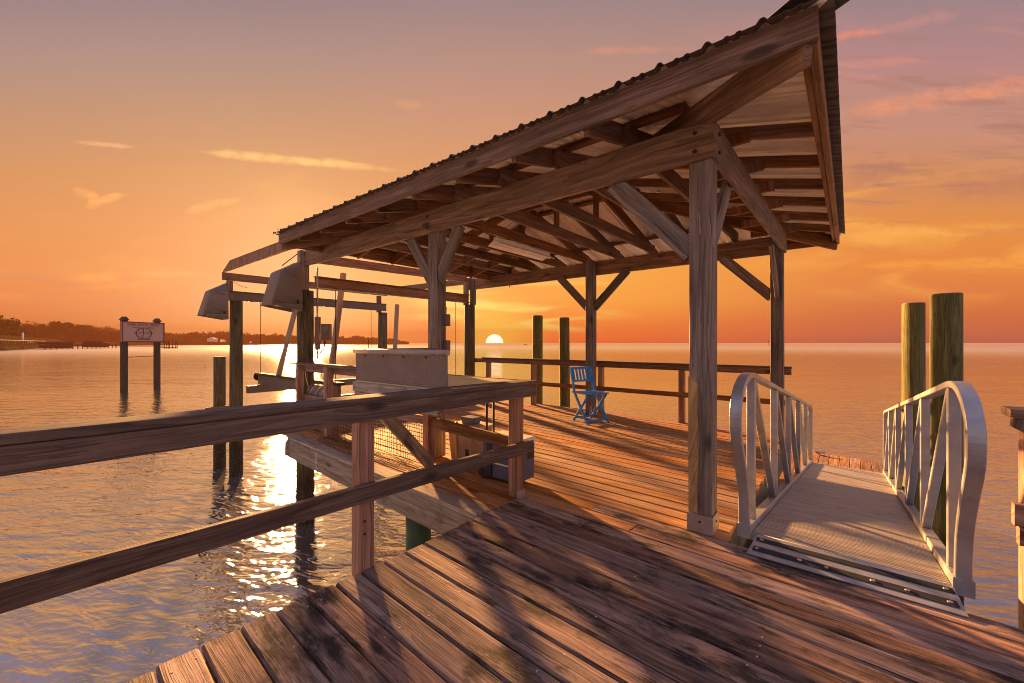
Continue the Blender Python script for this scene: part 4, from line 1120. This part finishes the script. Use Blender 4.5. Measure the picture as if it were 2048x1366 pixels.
# land under the trees, a low bank running away into the distance
land = MB()
prof = [(-260, 118, 2.2), (-60, 132, 2.2), (10, 150, 2.0), (60, 185, 1.6), (100, 240, 1.5), (150, 320, 1.5), (230, 400, 1.5), (330, 480, 1.5), (450, 580, 1.5), (600, 680, 2), (720, 760, 2), (818, 830, 2)]
fa, bk_, tp_ = [], [], []
for px, d, zt in prof:
    fa.append(wp(px, d, WATER_Z - 0.3)); tp_.append(wp(px, d * 1.04, zt - 1.0)); bk_.append(wp(px, d * 1.3, zt + 3))
for i in range(len(prof) - 1):
    for r0, r1 in ((fa, tp_), (tp_, bk_)):
        land.poly([r0[i], r0[i + 1], r1[i + 1], r1[i]])
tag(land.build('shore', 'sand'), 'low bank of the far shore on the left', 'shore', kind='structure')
# individual trees on the near part of the shore
spots = [(-30, 215, 20.5, 9.5, 9, 'nearest tall dark tree cut by the left edge of the view'),
         (8, 210, 15.0, 7.5, 7, 'broad olive green tree beside the left edge of the view'),
         (26, 226, 12.5, 6.5, 6, 'lower bushy tree on the shore next to the small white building'),
         (48, 320, 18.0, 9, 7, 'hazy tree rising behind the small white building'),
         (74, 335, 17.0, 9, 7, 'hazy flat topped tree over the covered boathouse'),
         (100, 345, 17.6, 9, 7, 'hazy rounded tree over the start of the far pier'),
         (122, 350, 19.0, 7, 4.5, 'tall hazy tree with umbrella shaped crown, above the far pier'),
         (144, 370, 17.0, 9, 7, 'hazy bushy tree above the middle of the far pier'),
         (168, 380, 18.6, 8, 5, 'hazy wind bent tree with open crown above the far pier'),
         (190, 400, 15.5, 9, 6, 'low hazy tree above the pier end, left of the billboard'),
         (214, 420, 14.5, 9, 6, 'last hazy tree just left of the billboard')]
for k, (px, d, h, rx, rzz, lab) in enumerate(spots):
    base = wp(px, d, 0.6)
    t_ = thing('shore_tree', lab, 'tree', 'trees along the left shore')
    c0 = base + V((0, 0, h - rzz * 0.95))
    mb = MB(); mb.cyl(base - Z * 2, c0 + Z * rzz * 0.2, 0.45, 0.2, 8, seg=3, wob=0.1)
    for q in range(4):
        a = R.uniform(0, 6.28); mb.cyl(c0 - Z * rzz * 0.5, c0 + V((math.cos(a) * rx * 0.5, math.sin(a) * rx * 0.5, rzz * 0.2)), 0.18, 0.07, 6)
    mb.build('trunk', 'bark', t_)
    mb = MB(); crown(mb, c0, rx, rzz, 1300 if d < 300 else 900, 0.75 if d < 300 else 0.95, 8)
    crown(mb, c0 - Z * rzz * 0.7, rx * 0.9, rzz * 0.9, 700, 0.9, 6)
    mb.build('crown', 'leaf' if d < 300 else 'leaf2', t_)
fw_ = MB()
px = 18
while px < 818:
    f = px / 818
    d = 350 + (840 - 350) * f if px > 60 else 370
    ytop = [(18, 646), (60, 647), (130, 648), (170, 650), (215, 656), (300, 662), (340, 665), (420, 666), (450, 660), (470, 663), (520, 668), (600, 671), (680, 673), (740, 674), (780, 677), (818, 684)]
    for (xa, ya), (xb, yb) in zip(ytop, ytop[1:]):
        if xa <= px <= xb: yt = ya + (yb - ya) * (px - xa) / (xb - xa)
    yt += R.uniform(-1.2, 2.0)
    d *= R.uniform(0.97, 1.12)
    h = (686 - yt) * d / 815 + 1.25
    rr2 = max(5, h * 0.6)
    c0 = wp(px, d, h * 0.5)
    crown(fw_, c0, rr2, h * 0.62, int(150 + 120 * (1 - f)), 0.8 + 1.4 * f, 5)
    px += 3.4 + 1.2 * f
tag(fw_.build('far_wood', 'leaf2'), 'hazy wooded shoreline fading away to the right', 'wood', kind='stuff')

# far houses glimpsed among the trees
def house(px, d, z, w, h, lab, roofmat='shingle'):
    t_ = thing('shore_house', lab, 'house', 'white houses on the far shore')
    c = wp(px, d, z); ang = math.atan2(RT.y, RT.x)
    MB().box((c.x, c.y, z + h * 0.35), (w, w * 0.7, h * 0.7), ang).build('wall', 'white', t_)
    mb = MB(); e = V((c.x, c.y, z + h * 0.7))
    mb.prism([e - RT * w * 0.55 - FW * w * 0.4, e + RT * w * 0.55 - FW * w * 0.4, e - FW * w * 0.4 + Z * h * 0.35], FW * w * 0.8); mb.build('roof', roofmat, t_)
house(425, 520, 3.0, 9.0, 5, 'white house on the far shore with long bright roof, left of the lift piles', 'white')
house(446, 530, 2.5, 5.0, 3.5, 'small white house on the far shore next to the lift pile', 'white')
house(501, 560, 1.0, 2.6, 2.4, 'tiny white hut at the waterline of the far shore', 'white')
lt = thing('shore_beacon', 'small white tower on the left shore beside the bushy tree', 'tower')
c = wp(45.5, 200, 1.2)
MB().cyl((c.x, c.y, 0.5), (c.x, c.y, 6.0), 0.42, 0.36, 12).build('shaft', 'white', lt); MB().cyl((c.x, c.y, 6.02), (c.x, c.y, 6.5), 0.5, 0.1, 12).build('cap', 'white', lt)
MB().box((c.x + 3.2 * RT.x, c.y + 3.2 * RT.y, 1.7), (1.6, 1.2, 0.9), 0.3).build('annexe', 'white', lt)

# far pier on the left shore
pr = thing('far_pier', 'long wooden pier with handrail reaching out from the left shore', 'pier')
a, b = wp(-60, 122, 0), wp(90, 180, 0)
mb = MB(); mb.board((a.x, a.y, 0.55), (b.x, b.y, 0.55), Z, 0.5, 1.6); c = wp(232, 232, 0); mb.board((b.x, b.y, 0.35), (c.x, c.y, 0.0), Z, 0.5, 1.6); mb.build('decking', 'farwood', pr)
mb = MB()
L = (b - a).length; ax = (b - a).normalized()
mb.board((a.x, a.y, 2.45), (b.x, b.y, 2.05), Z, 0.12, 0.3); mb.build('handrail', 'rim', pr)
mb = MB(); mb.board((b.x, b.y, 2.0), (c.x, c.y, 1.3), Z, 0.14, 0.2); mb.build('handrail', 'rim', pr)
for k in range(26):
    p = a + ax * L * k / 25
    MB().board((p.x, p.y, 0.7), (p.x, p.y, 2.35 - 0.4 * k / 25), X, 0.16, 0.16).build('rail_post', 'farwood', pr)
ax2 = (c - b); 
for k in range(16):
    p = b + ax2 * k / 15
    MB().cyl((p.x, p.y, -3), (p.x, p.y, 0.2 + R.uniform(0, 1.0)), 0.22, n=8).build('pile', 'farwood', pr)
bh = thing('boathouse', 'dark low boathouse at the start of the far pier', 'boathouse')
c = wp(112, 190, 0); ang = math.atan2(RT.y, RT.x)
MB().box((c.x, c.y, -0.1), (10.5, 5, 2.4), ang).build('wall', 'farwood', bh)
mb = MB(); e = V((c.x, c.y, 1.1)); mb.prism([e - RT * 5.8 - FW * 3, e + RT * 5.8 - FW * 3, e + RT * 5.2 + Z * 0.8 - FW * 3, e - RT * 5.2 + Z * 0.8 - FW * 3], FW * 6); mb.build('roof', 'farwood', bh)
b2 = thing('boat', 'dark covered boat on a lift along the far pier, left of the billboard', 'boat')
c = wp(186, 205, 0); MB().prism([c - RT * 6 + Z * 0.2, c - RT * 4.6 - Z * 0.9, c + RT * 4.8 - Z * 0.9, c + RT * 6.5 + Z * 0.4, c + RT * 3 + Z * 1.5, c - RT * 5 + Z * 1.6], FW * 2.4).build('hull', 'farwood', b2)
MB().prism([c - RT * 4.9 + Z * 1.62, c + RT * 2.9 + Z * 1.53, c + RT * 2.2 + Z * 2.1, c - RT * 4.4 + Z * 2.2], FW * 2.4).build('canopy', 'farwood', b2)
pl = thing('pier_platform', 'small pier head platform with posts just right of the billboard', 'pier')
c = wp(338, 205, 0)
MB().box((c.x, c.y, -1.0), (5.6, 3, 0.35), ang).build('platform', 'farwood', pl)
for dx, hh in ((-2.3, 2.4), (-1.4, 2.6), (-0.4, 2.5), (0.2, 2.6), (1.8, 2.4), (3.4, 2.2), (4.1, 2.3)):
    p = c + RT * dx; MB().board((p.x, p.y, -3), (p.x, p.y, hh), X, 0.28, 0.28).build('post', 'farwood', pl)
p0, p1 = c - RT * 2.4, c + RT * 0.3
mb = MB()
for zz in (0.2, 0.9, 1.6, 2.2): mb.board(p0 + Z * zz, p1 + Z * zz, Z, 0.14, 0.1)
mb.build('rail', 'farwood', pl)
q0, q1 = wp(232, 215, -0.4), wp(325, 206, -0.5)
mb = MB(); mb.board(q0, q1, Z, 0.2, 1.2); mb.build('catwalk', 'farwood', pl)
mb = MB(); mb.board(q0 + Z * 1.1, q1 + Z * 1.1, Z, 0.08, 0.1)
for k in range(12):
    p = q0 + (q1 - q0) * k / 11; mb.board(p, p + Z * 1.1, X, 0.08, 0.08)
mb.build('rail', 'farwood', pl)
# markers and a small boat on the horizon
bo = thing('skiff', 'tiny dark skiff far out on the water right of the sun', 'boat')
c = wp(1051, 560, 0); MB().prism([c - RT * 2.6 + Z * -0.7, c - RT * 2.1 - Z * 1.6, c + RT * 2.1 - Z * 1.6, c + RT * 2.8 - Z * 0.7], FW * 1.6).build('hull', 'farwood', bo)
mk = thing('channel_marker', 'thin dark marker pole in the bay left of the tall cleaning panel', 'marker')
c = wp(737, 60, 0); MB().cyl((c.x, c.y, -3), (c.x, c.y, 1.9), 0.045, n=8).build('pole', 'farwood', mk)
mk = thing('channel_marker', 'distant marker with crossbar beside the far right post', 'marker')
c = wp(1537, 420, 0); MB().cyl((c.x, c.y, -3), (c.x, c.y, 5.5), 0.12, n=8).build('pole', 'farwood', mk); MB().board(c + Z * 4.2 - RT * 1.0, c + Z * 4.2 + RT * 0.6, Z, 0.35, 0.1).build('crossbar', 'farwood', mk)

# evening haze over the bay: one even box of pale air round everything
if True:
    m = bpy.data.materials.new('evening_haze'); m.use_nodes = True
    nt = m.node_tree; nt.nodes.remove(nt.nodes['Principled BSDF'])
    pv = nt.nodes.new('ShaderNodeVolumePrincipled'); pv.inputs['Color'].default_value = (0.24, 0.098, 0.046, 1); pv.inputs['Density'].default_value = 0.0009
    pv.inputs['Anisotropy'].default_value = 0.0
    nt.links.new(pv.outputs[0], nt.nodes['Material Output'].inputs['Volume'])
    M['haze'] = m
    mb = MB(); mb.box((265, 430, 13.0), (850, 1240, 36.0), ch=0.0)
    tag(mb.build('haze', 'haze'), 'thin warm evening haze over the bay', 'haze', kind='stuff')
